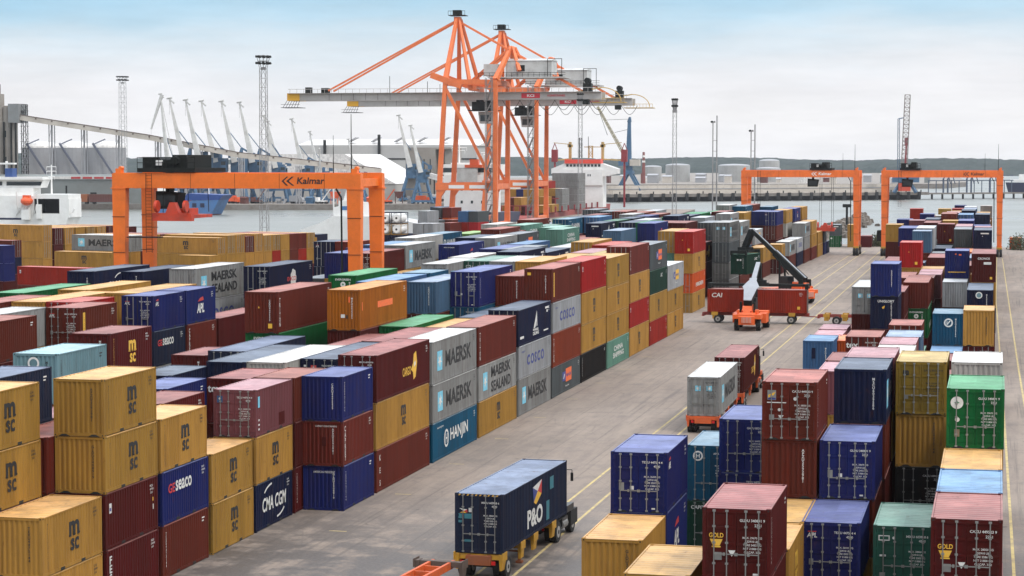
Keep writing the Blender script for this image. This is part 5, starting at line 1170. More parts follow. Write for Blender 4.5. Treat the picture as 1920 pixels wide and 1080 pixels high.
# feeder ships along the quay
t = thing('cargo_ship', 'white accommodation block of the cargo ship lying under the front quay crane', 'ship', (0, 640, 0))
h = MB(); h.prism([(-4, -3), (28, -3), (34, 3), (-4, 3.6)], -171, -152, 'x'); h.obj('hull', m_navyh, t)
h = MB(); h.box(-169.5, 2, 3.2, -154.0, 14, 15.2); h.box(-171.5, 4, 15.2, -151.5, 12, 18.4); h.box(-168, 5, 18.4, -155, 11, 18.9); w = h.obj('accommodation', m_white, t)
q = MB(); q.box(-171.2, 3.9, 15.9, -151.8, 4.0, 17.3); q.obj('window', M_GLASS, w)
windows(w, 2, [-167+i*3.3 for i in range(4)], 10.2, 11.1, .7); windows(w, 2, [-167+i*3.3 for i in range(4)], 6.2, 7.1, .7)
h = MB(); h.box(-165, 1.2, 12.6, -158.5, 2, 17.2); h.obj('equipment_box', m_house, t)
h = MB(); h.box(-162.5, 1, 17.4, -157, 4, 18.3); h.box(-161, 1.5, 18.3, -158.3, 3.5, 20); h.obj('deck_crane', mat('deck_crane_orange', (.6, .09, .02), .5), t); mast(t, (-166, 8, 18.9), 6, m_white); mast(t, (-156.5, 8, 18.9), 4, m_white)
t = thing('container_ship', 'container ship with white bridge wings and a red band above its windows', 'ship', (0, 780, 0))
h = MB(); h.prism([(-100, 1.2), (-106, -3), (40, -3), (44, 2.4)], -164, -149.4, 'x'); h.obj('hull', m_boot, t)
h = MB(); h.prism([(-159.5, 10.2), (-144.5, 10.2), (-144.5, 16.2), (-159.5, 16.2)], 0, 8, 'y'); h.prism([(-164.2, 14.6), (-158, 13.2), (-146, 13.2), (-138.8, 14.6), (-138.8, 16.4), (-144.8, 18.4), (-159.2, 18.4), (-164.2, 16.4)], .5, 6, 'y'); h.box(-159.5, .5, 2, -144.5, 8, 10.2); w = h.obj('bridge', m_white, t)
q = MB(); q.box(-159.0, 0, 18.4, -145.2, 5, 19.9); q.obj('red_band', mat('band_red', (.75, .07, .04), .5), w)
windows(w, .49, [-158+i*1.35 for i in range(10)], 17.2, 18.1, .9); windows(w, -.01, [-156.2, -155.2, -150, -149.2], 13.6, 14.4, .4)
for x in (-163.6, -136.9):
    q = MB(); q.tube((x, 4, 2), (x, 4, 21.5), .4, n=8); q.box(x-1.1, 3, 19, x+1.1, 5, 23.6); q.beam((x-.9, 4, 23.6), (x, 4, 26), .25, .25); q.beam((x+.9, 4, 23.6), (x, 4, 26), .25, .25); q.obj('crane_post', m_red, t)
q = MB()
for x in (-158, -145.5): q.box(x-.45, 5, 19.5, x+.45, 6.5, 26.5); q.box(x-.9, 5, 24.5, x+.9, 6.5, 25.5); q.beam((x, 6, 25.6), (x-6 if x < -150 else x+7.5, 4, 26.2), .25, .25); q.beam((x, 5, 20), (x-6 if x < -150 else x+7.5, 4, 19.6), .5, .5)
q.lattice((-150, 5, 20.4), (-150, 5, 25), 1.4, 3, .12); q.beam((-152.5, 5, 24.6), (-146, 5, 24.6), .3, .3); q.obj('deck_crane', m_yl, t)
q = MB(); q.lattice((-153.5, 3, 20.4), (-153.5, 3, 28), .9, 5, .08); q.tube((-150.5, 3, 24), (-150.5, 3, 28.5), .1); q.obj('signal_mast', m_black, t)
q = MB()
for i in range(9): q.box(-146.5+i*.0-.2, -88+i*11, 2, -146.2, -87.4+i*11, 4)
for i in range(7): q.box(-162+i*2.1, -64, 2, -161.6+i*2.1, -63.6, 6.5); q.box(-162+i*2.1, -92, 1.2, -161.6+i*2.1, -91.6, 4.6)
q.box(-163, -64, 6.3, -148, -63.5, 6.6); q.box(-163, -92, 4.3, -149.5, -91.5, 4.6); q.obj('lashing_bridge', m_red, t)
sr = random.Random(3)
for (y, z0, ts) in ((690, 2.0, [('Y', 1), ('D', 2), ('Y', 2), ('M', 1), ('R', 1), ('Y', 1)]), (704, 2.0, [('Y', 3), ('B', 3), ('Y', 3), ('Y', 3), ('Y', 2), ('Y', 1)]), (722, 2.0, [('M', 4), ('Y', 4), ('B', 4), ('R', 4), ('Y', 3), ('W', 3)]), (752, 2.0, [('D', 4), ('Y', 4), ('W', 5), ('W', 5), ('W', 5), ('W', 5)])):
    for i, (c, n) in enumerate(ts):
        for k in range(n):
            cc = c if (k == n-1 or c == 'W') else sr.choice(['Y', c, c, 'D'])
            container(-161.6+i*2.48, y, z0+k*2.6, 12.192, HS, cc, 'msc' if cc == 'Y' and i == 5 else '-', 'b', 'noname', 0, 2, info=dict(block='S', tier=k+1, top=k == n-1, n=n, row=i))
# deck boxes and tanks beside the quay crane feet
for i, (x, y, ts) in enumerate(((-137.5, 500, 'DM'), (-134.9, 500, 'MS'), (-132.2, 504, 'BD'), (-156.0, 469, 'N'), (-131.5, 474, 'DC'), (-128.9, 474, 'CC'), (-126.3, 480, 'MD'), (-133.5, 486, 'CCC'), (-123.7, 486, 'BLB'), (-121.1, 486, 'YRS'), (-139.5, 520, 'SO'), (-136.5, 520, 'DOR'), (-141.9, 528, 'BLB'), (-133, 530, 'MD'))):
    z = 0; cs = {'DOR': ['M', 'OR', 'D'], 'BLB': ['B', 'R', 'LB'], 'SO': ['S', 'M', 'S']}.get(ts, list(ts))
    for k, c in enumerate(cs): container(x, y, z, 6.058, HS, c, '-', 'b', 'noname', -.2, 2, info=dict(block='Q', tier=k+1, top=k == len(cs)-1, n=len(cs), row=i)); z += HS
for i, x in enumerate((-138.2, -135.5)):
    for k in range(2):
        t = thing('tank_container', '%s white tank in an open frame beside the crane feet, %s one' % (('lower', 'upper')[k], ('left', 'right')[i]), 'tank container', (x, 470, 2.6*k+2.6), 0, 'tank containers')
        f = MB()
        for a in (-1.15, 1.15):
            for z in (.07, 2.5): f.box(a-.07, 0, z-.07, a+.07, 6, z+.07)
            for y in (.07, 5.93): f.box(a-.07, y-.07, 0, a+.07, y+.07, 2.57)
        for y in (.07, 5.93):
            for z in (.07, 2.5): f.box(-1.15, y-.07, z-.07, 1.15, y+.07, z+.07)
        f.obj('frame', PAINT['ON' if k else 'Y'], t); c = MB(); c.tube((0, .5, 1.3), (0, 5.5, 1.3), 1.08, n=24); c.tube((0, .2, 1.3), (0, .5, 1.3), .8, 1.08, n=24); c.tube((0, 0.15, 1.3), (0, .2, 1.3), .25, n=12, mi=1); c.obj('tank', [m_white, M_DARK], t)
    container(x, 470, 0, 6.058, HS, 'N', '-', 'b', 'noname', 0, 2, info=dict(block='Q', tier=1, top=False, n=1, row=20+i))

# coaster at the far quay
t = thing('coaster', 'blue coaster with a raised dark blue forecastle at the far quay', 'ship', (-7, 800, 0))
h = MB(); h.prism([(-326, -2.2), (-300.8, -2.2), (-297.6, 3.6), (-326, 2.4)], 0, 12, 'y'); h.prism([(-326, -3.4), (-302.4, -3.4), (-300.8, -2.2), (-326, -2.2)], .1, 11.9, 'y', 1); h.obj('hull', [m_hullb, m_boot], t)
h = MB(); h.prism([(-313, 3.3), (-297.6, 3.6), (-295.5, 5.6), (-311, 6.2)], 0.2, 11.8, 'y'); h.obj('forecastle', m_deckb, t)
h = MB(); 
for i in range(5): h.box(-319+i*3.4, -.05, .6, -317.2+i*3.4, 0, 2.3)
h.obj('hull_port', m_navyh, t); h = MB(); h.box(-325.5, 2, 2.4, -319, 10, 7); h.box(-325, 3, 7, -320.5, 9, 9); h.obj('accommodation', m_white, t); mast(t, (-304, 6, 5.8), 5.5, m_white)
h = MB(); h.box(-318.5, .8, 2.5, -313.5, 11, 3.4); h.obj('hatch_cover', m_boot, t)

# ------------------------------------------------------------------ far quay
m_beige = mat('gallery_beige', (.56, .50, .43), .7, grime=.35, gscale=.15); m_conc = mat('silo_concrete', (.30, .27, .235), .8, grime=.5, gscale=.08); m_silo = mat('silo_grey', (.33, .33, .34), .6, grime=.3, gscale=.06); m_shed = mat('shed_grey_green', (.20, .215, .205), .7, grime=.4, gscale=.08)
m_dome = mat('roof_white', (.78, .77, .74), .6, grime=.04, gscale=.05); m_rust = mat('rail_wagon', (.12, .035, .028), .8, grime=.4); m_blue = mat('crane_blue', (.05, .125, .22), .55, grime=.5, gscale=.4, dirt=(.05, .07, .09)); m_jib = mat('jib_white', (.62, .61, .58), .55, grime=.3, gscale=.4)
t = thing('silo_tower', 'tall beige concrete grain silo with a grey head house, far left', 'silo', (0, 900, 0))
b = MB(); b.box(-480, 0, 0, -443.2, 6, 44.5); 
for i in range(9): b.tube((-475+i*3.7, 0, 0), (-475+i*3.7, 0, 44.0), 1.85, n=14)
b.obj('wall', m_conc, t); b = MB(); b.box(-480, 1, 44.5, -449.8, 6, 50); b.box(-480, 1, 50, -451.5, 6, 54.5); b.obj('upper_block', m_conc, t)
b = MB(); b.box(-443.6, -3, 36.6, -438.4, 6, 45.3); b.obj('head_house', mat('head_grey', (.22, .23, .23), .6, grime=.3, gscale=.2), t)
b = MB(); b.lattice((-437.4, 1, 0), (-437.4, 1, 45), 2.2, 12, .12)
for i in range(12): b.box(-439, -.8, 3.5+i*3.5, -435.8, 2.6, 3.6+i*3.5)
b.obj('stair', m_black, t); b = MB()
for x in (-446, -442.4, -440.2): b.tube((x, -2.5, 0), (x, -2.5, 37), .5, n=6)
b.obj('pipe', m_black, t); windows(t, -1.9, [-449.5, -446], 30, 33, 1.6); windows(t, -1.9, [-449.5, -446], 18, 21, 1.6)
t = thing('conveyor_gallery', 'long beige conveyor gallery sloping down from the silo to the right', 'conveyor', (0, 900, 0))
b = MB(); P0, P1, P2, P3 = (-438.5, 0, 39.0), (-375, 0, 29.6), (-335, 6, 21.8), (-272, 20, 14.6)
for a, c in ((P0, P1), (P1, P2), (P2, P3)): b.beam(a, c, 3.0, 2.3)
b.obj('gallery', m_beige, t); b = MB()
for a, c in ((P0, P1), (P1, P2), (P2, P3)):
    A_, C_ = Vector(a)+Vector((0, -1.55, 1.25)), Vector(c)+Vector((0, -1.55, 1.25)); b.beam(A_, C_, .12, .35)
    for i in range(8): p = A_.lerp(C_, i/8); b.box(p.x-.4, p.y-.1, p.z-1.0, p.x+.4, p.y, p.z-.3)
b.obj('ridge', mat('ridge_brown', (.14, .10, .08), .8), t); b = MB()
for x, z in ((-424, 36), (-408, 33.8), (-391, 31.4), (-372, 28), (-352, 24), (-332, 20.5), (-305, 17), (-284, 14.5)):
    b = MB()
    for d in (-.8, .8): b.tube((x+d, 0, 0), (x+d, 0, z), .28, n=6); b.tube((x+d, 2.5, 0), (x+d, 2.5, z), .28, n=6)
    for q in range(5): b.beam((x-.8, -.2, z*q/5), (x+.8, -.2, z*(q+1)/5), .16, .16)
    b.obj('trestle', m_silo, t)
t0 = None
for i in range(3):
    x = -455+i*17.2
    if t0 is None:
        t0 = thing('storage_silo', '', 'silo', (x, 955, 0), 0, 'round storage silos'); b = MB(); b.tube((0, 0, 0), (0, 0, 25.4), 9.2, n=32)
        for k in range(12): b.tube((0, 0, 2.1*k), (0, 0, 2.1*k+.15), 9.27, n=32)
        b.obj('wall', m_silo, t0); b = MB(); b.dome((0, 0, 25.4), 9.3, 3.2, 32, 5); b.obj('dome', m_dome, t0)
        b = MB(); b.beam((-3, -9.8, 27.5), (9.5, -10.5, 10), .5, 1.0); b.tube((-3, -9, 27), (1.8, -6, 29.5), .35, n=6); b.obj('stair_pipe', mat('pipe_slate', (.12, .13, .17), .6), t0)
        o = t0
    else: o = copy_tree(t0); o.location.x = x
    o['label'] = ['round grey storage silo with white dome, nearest the concrete tower', 'middle of the three round grey silos with white domes', 'round grey silo with white dome, nearest the light mast'][i]
t = thing('shed', 'long low grey-green quay shed with a red and white striped eave', 'building', (0, 885, 0))
b = MB(); b.box(-455, 0, 0, -372, 26, 10.8); b.prism([(0, 10.8), (26, 10.8), (13, 13.0)], -455, -372, 'x'); b.obj('wall', m_shed, t)
b = MB(); b.box(-455, -.6, 11.0, -372, .4, 12.1); b.obj('eave', m_dome, t); b = MB()
for i in range(4): b.box(-407+i*5.6, -.7, 11.1, -402.4+i*5.6, -.6, 12.0)
b.obj('stripe', mat('stripe_red', (.42, .03, .03), .6), t); b = MB(); b.box(-410, -.1, 1.6, -409.2, 0, 8); b.box(-398, -.1, .5, -395, 0, 5); b.box(-384, -.1, .5, -383.2, 0, 8); b.obj('door', m_black, t)
for i, (x, c, w) in enumerate(((-404, m_rust, 7.6), (-396.2, mat('wagon_orange', (.30, .10, .04), .8), 4.8), (-386, m_rust, 14))):
    t = thing('rail_wagon', ['maroon rail wagon beside the ferry bow', 'short orange-brown rail wagon between the maroon ones', 'long maroon rail wagon nearest the gantry leg'][i], 'wagon', (x, 872, 0), 0, 'rail wagons on the far quay'); b = MB(); b.box(-w/2, 0, 1.0, w/2, 3, 4.4)
    for k in range(int(w/1.2)): b.box(-w/2+.3+k*1.2, -.08, 1.1, -w/2+.42+k*1.2, 0, 4.3)
    b.obj('body', c, t); b = MB()
    for k in (-.35, .35): b.tube((w*k, .2, .55), (w*k, 2.8, .55), .5, n=10)
    b.obj('wheel', M_DARK, t)
# white sheds
def hall(nm, lab, x0, x1, y, d, ze, zr, axis, m, walls=None):
    t = thing(nm, lab, 'warehouse', (0, y, 0)); b = MB()
    if axis == 'x': b.prism([(0, ze), (d, ze), (d*.5, zr)], x0, x1, 'x')
    else: b.prism([(x0, ze), (x0+(x1-x0)*.28, zr), (x0+(x1-x0)*.72, zr), (x1, ze)], 0, d, 'y')
    b.obj('roof', m, t); b = MB(); b.box(x0+.4, .4, 0, x1-.4, d-.4, ze); b.obj('wall', walls or m_silo, t); return t
hall('storage_hall', 'broad white storage hall with hipped roof behind the near gantry girder', -376, -284, 985, 60, 8, 22.4, 'y', m_dome, mat('hall_wall', (.40, .38, .35), .8)); hall('storage_hall', 'lower white hall in front of the row of blue cranes', -408, -356, 1000, 50, 11, 17, 'y', m_dome)
t = thing('warehouse', 'wide pale warehouse with dark columns on the skyline behind the white hall', 'warehouse', (0, 1180, 0))
b = MB(); b.box(-400, 0, 0, -292, 60, 28); b.obj('wall', mat('pale_wall', (.47, .46, .44), .7, grime=.2, gscale=.05), t); b = MB(); b.prism([(0, 27.6), (60, 27.6), (30, 31.5)], -401, -291, 'x'); b.obj('roof', m_dome, t)
b = MB(); b.box(-400, -.3, 19.6, -292, 0, 20.4); 
for x in (-383, -350): b.tube((x, -1, 10), (x, -1, 31 if x < -360 else 34), .9, n=8)
b.obj('gutter', m_black, t)
for x in range(-372, -312, 14): b = MB(); b.beam((x, 12, 30), (x+5, 12, 32.5), 6, .5); b.obj('roof_vent', m_silo, t)
t = thing('grey_silo_block', 'plain tall grey concrete block beside the blue crane', 'building', (0, 960, 0)); b = MB(); b.box(-272, 0, 0, -257.5, 22, 24.6); b.box(-272, 0, 24.6, -250, 20, 25.4); b.box(-253.5, 2, 0, -250, 20, 24.6); b.obj('wall', m_conc, t); windows(t, -.02, [-263, -260], 8, 20, .5)
t = thing('loading_gallery', 'white inclined loading gallery with a curved end near the orange crane legs', 'conveyor', (0, 930, 0)); b = MB(); b.beam((-252, 0, 12.5), (-238, 0, 8.5), 3, 2.4); b.box(-252, -1, 2, -232, 6, 4); b.obj('gallery', m_dome, t); b = MB()
for i in range(8): b.beam((-250+i*2.4, 0, 0), (-250+i*2.4, 0, 11-i*.6), .5, .5)
for i in range(6): a = i/6*1.5; b.tube((-246+5*math.sin(a)*2, -1, 2+6*math.cos(a)), (-246+5*math.sin(a+.25)*2, -1, 2+6*math.cos(a+.25)), .6, n=6)
b.obj('trestle', m_black, t)
# jib cranes along the far quay
def jib(tip, base_h=12.5, fly=False, ja=(0, 0)):
    t = thing('jib_crane', '', 'crane', (0, 0, 0), 0, 'blue and white jib cranes on the far quay'); b = MB()
    for sx in (-1, 1):
        for sy in (-1, 1): b.beam((sx*4.4, sy*4.4, .3), (sx*1.9, sy*1.9, base_h-2.5), 1.1, 1.1, .9, .9)
        b.beam((-4.4, sx*4.4, 1.2), (4.4, sx*4.4, 1.2), .9, 1.0); b.beam((sx*4.4, -4.4, 1.2), (sx*4.4, 4.4, 1.2), .9, 1.0); b.beam((-3.6, sx*3.6, 5), (3.6, sx*3.6, 5), .5, .5)
    b.tube((0, 0, base_h-3.2), (0, 0, base_h-1.8), 2.9, n=14); b.obj('portal', m_blue, t)
    b = MB(); b.box(-2.3, -2.3, base_h-1.8, 2.3, 3.4, base_h+2.6); b.box(1.4, -3.4, base_h-.6, 3.2, -1.6, base_h+1.8); b.beam((0, 1, base_h+2.6), (.4, 1.4, base_h+6), 1.4, 1.4, .7, .7); b.obj('slewing_house', m_blue, t)
    w = MB(); w.box(1.5, -3.44, base_h+.3, 3.1, -3.38, base_h+1.5); w.obj('window', M_GLASS, t)
    p = Vector((-.8, -2, base_h+1.2)); q = Vector(tip); b = MB(); b.beam(p, q, 1.9, 2.1, .4, .4)
    b.beam(q, q+Vector((1.6, 0, -1.4)), .5, .5); b.tube(q+Vector((-.9, 0, .2)), q+Vector((.9, 0, .5)), .35, n=8); b.obj('jib', m_jib, t)
    b = MB(); b.tube(tuple(p.lerp(q, .55)), (.4, 1.4, base_h+6), .16, n=5); b.beam((.4, 1.4, base_h+6), (3.4, 3.0, base_h+4), .4, .6); b.box(2.6, 2.0, base_h+2.6, 4.4, 3.8, base_h+4.4); b.obj('counterweight_arm', m_blue, t)
    if fly: b = MB(); b.beam(q+Vector((.8, 0, 0)), q+Vector((-4.6, 0, -15.5)), 1.3, 1.3, .6, .6); b.tube(q, (.4, 1.4, base_h+6), .14, n=5); b.obj('fly_jib', m_jib, t)
    r = MB(); e = q+(Vector((-4.6, 0, -15.5)) if fly else Vector((0, 0, 0))); r.tube(e, (e.x, e.y, e.z-5), .03, n=4); r.obj('hoist_rope', m_black, t)
    return t
ja = jib((-5.2, -3, 34.0)); jb = jib((-4.0, -3, 48.8), 13, True)
first = True
lab = ['largest jib crane of the row, with a bent double jib, left end', 'second crane of the row, slim white jib leaning left', 'third crane of the row, jib tip just below its left neighbour', 'fourth crane of the row, directly above the black trolley', 'fifth crane of the row, to the right of the black trolley', 'sixth crane of the row, jib tip clear against the sky', 'shorter crane with its cables slack, between the row and the tall light mast', 'shorter crane beside the tall lattice light mast', 'blue portal crane with dark blue roof right of the tall light mast', 'pale distant jib crane above the near gantry leg', 'sturdy blue jib crane in front of the grey block', 'faint far jib crane between the sixth crane and the tall light mast', 'faint far jib crane just right of the tall light mast', 'short jib crane just below the left slope of the white hall roof']
for i, (x, y, s, k) in enumerate(((-362, 893, 1, 1), (-357, 900, 1.38, 0), (-350.5, 903, 1.36, 0), (-346, 910, 1.35, 0), (-338.5, 916, 1.35, 0), (-332, 922, 1.34, 0), (-323, 925, 1.16, 0), (-311, 930, 1.12, 0), (-300, 915, .72, 0), (-268.5, 960, 1.18, 0), (-251.6, 915, 1.02, 0), (-334, 960, 1.1, 0), (-305, 935, .95, 0), (-289, 940, .85, 0))):
    src = jb if k else ja
    o = src if (k or first) else copy_tree(src)
    if not k: first = False
    o.location = (x, y, 0); o.scale = (s, s, s); o['label'] = lab[i]; o.rotation_euler = (0, 0, [0, .05, -.04, .1, 0, -.08, .2, -.1, 1.4, .1, .3, .25, -.2, .15][i])
# masts
m_mast = mat('mast_grey', (.30, .30, .30), .6, metal=.3, grime=.4)
def light_mast(loc, h, w, lab, kind=0, hr=1.0):
    t = thing('light_mast', lab, 'light mast', loc, 0, 'floodlight masts'); b = MB()
    if kind == 0: b.lattice((0, 0, 0), (0, 0, h-3), w, max(10, int(h/2.2)), .035 if h < 40 else .06, w*.8)
    else: b.tube((-w/2, 0, 0), (-w/2, 0, h-1.5), .16, .12, n=6); b.tube((w/2, 0, 0), (w/2, 0, h), .2, .14, n=6); [b.tube((-w/2, 0, 2+i*2.5), (w/2, 0, 2+i*2.5), .05, n=4) for i in range(int((h-3)/2.5))]
    b.obj('mast', m_mast, t); hh = MB()
    if kind == 0:
        for k, r in ((h-3, .6*hr), (h-1.2, .85*hr), (h, 1.1*hr)):
            for i in range(10): a = i*math.pi/5; a2 = (i+1)*math.pi/5; hh.tube((r*math.cos(a), r*math.sin(a), k), (r*math.cos(a2), r*math.sin(a2), k), .06, n=4)
        for i in range(10): a = i*math.pi/5; hh.tube((.6*hr*math.cos(a), .6*hr*math.sin(a), h-3), (1.1*hr*math.cos(a), 1.1*hr*math.sin(a), h), .06, n=4)
    hh.box(-.5-w*.5*kind, -.4, h-(3.2 if kind == 0 else 1.7), .5-w*.5*kind, .4, h-(2.6 if kind == 0 else 1.45)); hh.obj('head_frame', m_mast, t); n = 10 if kind == 0 else 3
    l = MB()
    for i in range(n):
        a = i*2*math.pi/n; r = 1.05*hr if kind == 0 else .4; cx, cy = r*math.cos(a)-(w/2 if kind else 0), r*math.sin(a)
        for zz in ((h-.1, h-1.6) if kind == 0 else (h-1.4,)): l.beam((cx-.05, cy*.9, zz+.1), (cx+.05*hr, cy*1.2+.01, zz-.25), .5*hr, .3)
    l.obj('floodlight', m_black, t); return t
light_mast((-165.8, 465, 0), 43.9, 1.7, 'tall lattice light mast in front of the jib cranes, thickest of the masts', 0, 1.45); light_mast((-383.7, 889, 0), 57, 3.0, 'light mast with a round head standing by the storage silos', 0, 2.2); light_mast((-102, 520, 0), 36.5, 1.1, 'lattice light mast rising past the quay crane booms', 0, .7); light_mast((-72.2, 480, 0), 33.9, 1.0, 'lattice light mast on the sky right of the crane booms', 0, .6)
light_mast((-65.6, 500, 0), 30.4, .95, 'twin pole light mast, middle one of the right-hand three', 1); light_mast((-56, 495, 0), 28.2, .9, 'thinnest twin pole light mast, left of the distant gantry', 1)

# ------------------------------------------------------------------ pier, cranes and shore on the right
pa = Vector((-196, 1085)); pb = Vector((24, 1250)); pd = (pb-pa).normalized(); pn = Vector((-pd.y, pd.x)); LP = (pb-pa).length; pang = math.atan2(pd.y, pd.x)
t = thing('pier', 'long pier with a pale parapet wall crossing the water on the right', 'pier', (pa.x, pa.y, 0), pang)
b = MB(); b.box(0, 0, .0, LP*.72, 16, 1.6); b.box(LP*.72, 2, .2, LP+40, 14, 1.0); b.obj('deck', m_quay, t)
b = MB(); b.box(2, 9, 1.6, LP*.70, 10.4, 6.0); b.box(2, 3, 1.6, LP*.70, 3.6, 3.4)
for i in range(34): b.box(3+i*5.7, 8.8, 1.6, 3.35+i*5.7, 9, 6.2)
b.obj('parapet', m_beige, t); b = MB(); b.box(2, 8.7, 4.0, LP*.70, 8.98, 4.35); b.obj('pipe', m_silo, t)
for i in range(28): b = MB(); b.box(1+i*7.0, -.3, -3, 3.2+i*7.0, 15, 0); b.obj('pile', M_DARK, t)
for i in range(14): b = MB(); b.tube((LP*.72+4+i*7, 3, -3), (LP*.72+4+i*7, 3, .3), .6, n=8); b.obj('pile', M_DARK, t)
for i in range(28): b = MB(); b.box(1.2+i*7.0, -.9, -1.6, 2.9+i*7.0, -.31, 1.9); b.obj('fender', M_RUBBER, t)
for i in range(20): b = MB(); b.box(5+i*9.9, 1, 1.6, 5.5+i*9.9, 1.4, 2.9); b.obj('bollard', m_black, t)
t = thing('pipe_trestle', 'dark steel pipe trestle with loading arms at the end of the pier', 'trestle', (-38, 1212, 0), pang); b = MB(); b.box(0, 0, 7.6, 58, 1.2, 8.1); b.box(20, 0, 10.5, 58, .8, 10.9)
for i in range(12): b.tube((i*5.2, .5, 1), (i*5.2, .5, 7.8), .28, n=6)
b.obj('frame', mat('trestle_blue', (.06, .08, .12), .7), t); b = MB()
for x in (9, 12, 25, 28, 41): b.beam((x, -1, 1), (x, -1, 9), .7, .7); b.beam((x, -1, 9), (x+3, -1, 11.5), .5, .5); b.beam((x+3, -1, 11.5), (x+5, -1, 6), .4, .4)
b.obj('loading_arm', mat('trestle_blue', (.06, .08, .12), .7), t)
t = thing('tanker', 'dark blue hull with white upper works at the right edge behind the pier', 'ship', (9.5, 1250, 0)); b = MB(); b.prism([(-4, 1.0), (30, 1.0), (30, 6.5), (-5.5, 6.5)], 0, 12, 'y'); b.obj('hull', m_navyh, t); b = MB(); b.box(-3, 1, 6.5, 30, 10, 8.3); b.box(2, 2, 8.3, 30, 9, 11.2); b.obj('superstructure', m_white, t)
t = thing('portal_crane', 'blue portal crane with a long lattice jib leaning left over the pier', 'crane', (-190.8, 1108, 1.6)); b = MB()
for sy in (-3, 3): b.beam((-7, sy, 0), (-.8, sy, 11), 1.5, 1.5); b.beam((7, sy, 0), (.8, sy, 11), 1.5, 1.5)
b.beam((-7, -3, .5), (-7, 3, .5), 1, 1); b.beam((7, -3, .5), (7, 3, .5), 1, 1); b.box(-2.2, -3.3, 10.5, 2.2, 3.3, 12.3); b.obj('portal', m_blue, t)
b = MB(); b.box(-5.4, -3, 14.8, 0, 2, 17.6, 1); b.box(.5, -2.5, 14.8, 5.6, 2.5, 18.2); b.box(-1.6, -1.6, 12.3, 1.6, 1.6, 14.8, 1); b.obj('cab_block', [m_beige, m_blue], t)
b = MB(); b.beam((-.4, 0, 14.5), (-.1, 0, 38), 3.0, 3.0, 1.6, 1.6); b.prism([(-1.2, 38), (1.0, 38), (.6, 40.6), (-.2, 40.6)], -1, 1, 'y'); b.obj('tower', m_blue, t)
b = MB(); b.lattice((-1.8, 0, 19), (-16.8, -2, 46), 1.7, 12, .16, 1.0); b.beam((-1.8, 0, 19), (-16.8, -2, 46), .7, .7, .4, .4); b.obj('jib', mat('jib_straw', (.42, .36, .22), .6, grime=.4), t); b = MB(); b.tube((-.2, 0, 39.5), (-13, -2, 39), .1, n=4); b.tube((-16.8, -2, 46), (-11.5, -2, 31), .12, n=4); b.tube((-1, 0, 34), (-8, 0, 32.4), .1, n=4); b.obj('stay', m_black, t)
t = thing('portal_crane', 'tall crane seen end-on with a vertical lattice jib behind the right gantry', 'crane', (-50, 1185, 1.6)); b = MB()
for s in (-1, 1): b.beam((s*6, -3, 0), (s*1.5, 0, 7), 1.4, 1.4); b.beam((s*6, 3, 0), (s*1.5, 0, 7), 1.4, 1.4)
b.box(-7, -3, 5.6, 7.5, 3, 9.8); b.box(-3, -3.2, 9.8, 6, 3, 14); b.obj('slewing_house', m_blue, t); b = MB(); b.box(-3.6, -3.4, .8, 3.0, -2.4, 5.2); b.obj('counterweight', mat('weight_red', (.55, .06, .02), .5), t)
b = MB(); b.lattice((-.6, -3, 12), (1.0, -6, 53.5), 3.2, 18, .2, 2.8); b.obj('jib', mat('jib_brown', (.26, .22, .20), .7), t); b = MB(); b.lattice((-3.7, 0, 10), (-3.9, 0, 40.5), 1.3, 14, .12, 1.0); b.tube((-3.9, 0, 40.5), (-1, -4, 41), .3, n=5); b.obj('back_mast', m_blue, t)
b = MB(); b.box(-.4, -5.6, 25.5, 1.6, -4.6, 30); b.beam((0, -4.5, 13), (.6, -5.2, 26), 1.0, .8); b.obj('hook_frame', m_red, t)
# storage tanks and buildings on the low shore
tk = None
for i, (x, y, r, h, lab) in enumerate(((-256, 1720, 10, 13.6, 'squat grey tank left of the lattice mast on the far shore'), (-211, 1730, 13, 13.4, 'broad grey tank in the middle of the far shore'), (-196, 1860, 9, 17, 'tallest pale tank on the far shore, left of the gantry'), (-184, 1740, 10, 11, 'low tank behind the left end of the distant gantry girder'), (-290, 1800, 8, 12, 'small pale tank behind the portal crane'))):
    if tk is None:
        tk = thing('storage_tank', '', 'tank', (0, 0, 0), 0, 'storage tanks on the far shore'); b = MB(); b.tube((0, 0, 0), (0, 0, 1), 1, n=30)
        b.obj('wall', mat('tank_grey', (.36, .36, .35), .7, grime=.35, gscale=1.5), tk); b = MB(); b.dome((0, 0, 1), 1.0, .1, 30, 3); b.obj('roof', m_silo, tk); o = tk
    else: o = copy_tree(tk)
    o.location = (x, y, 1.2); o.scale = (r, r, h); o['label'] = lab
fr = random.Random(5)
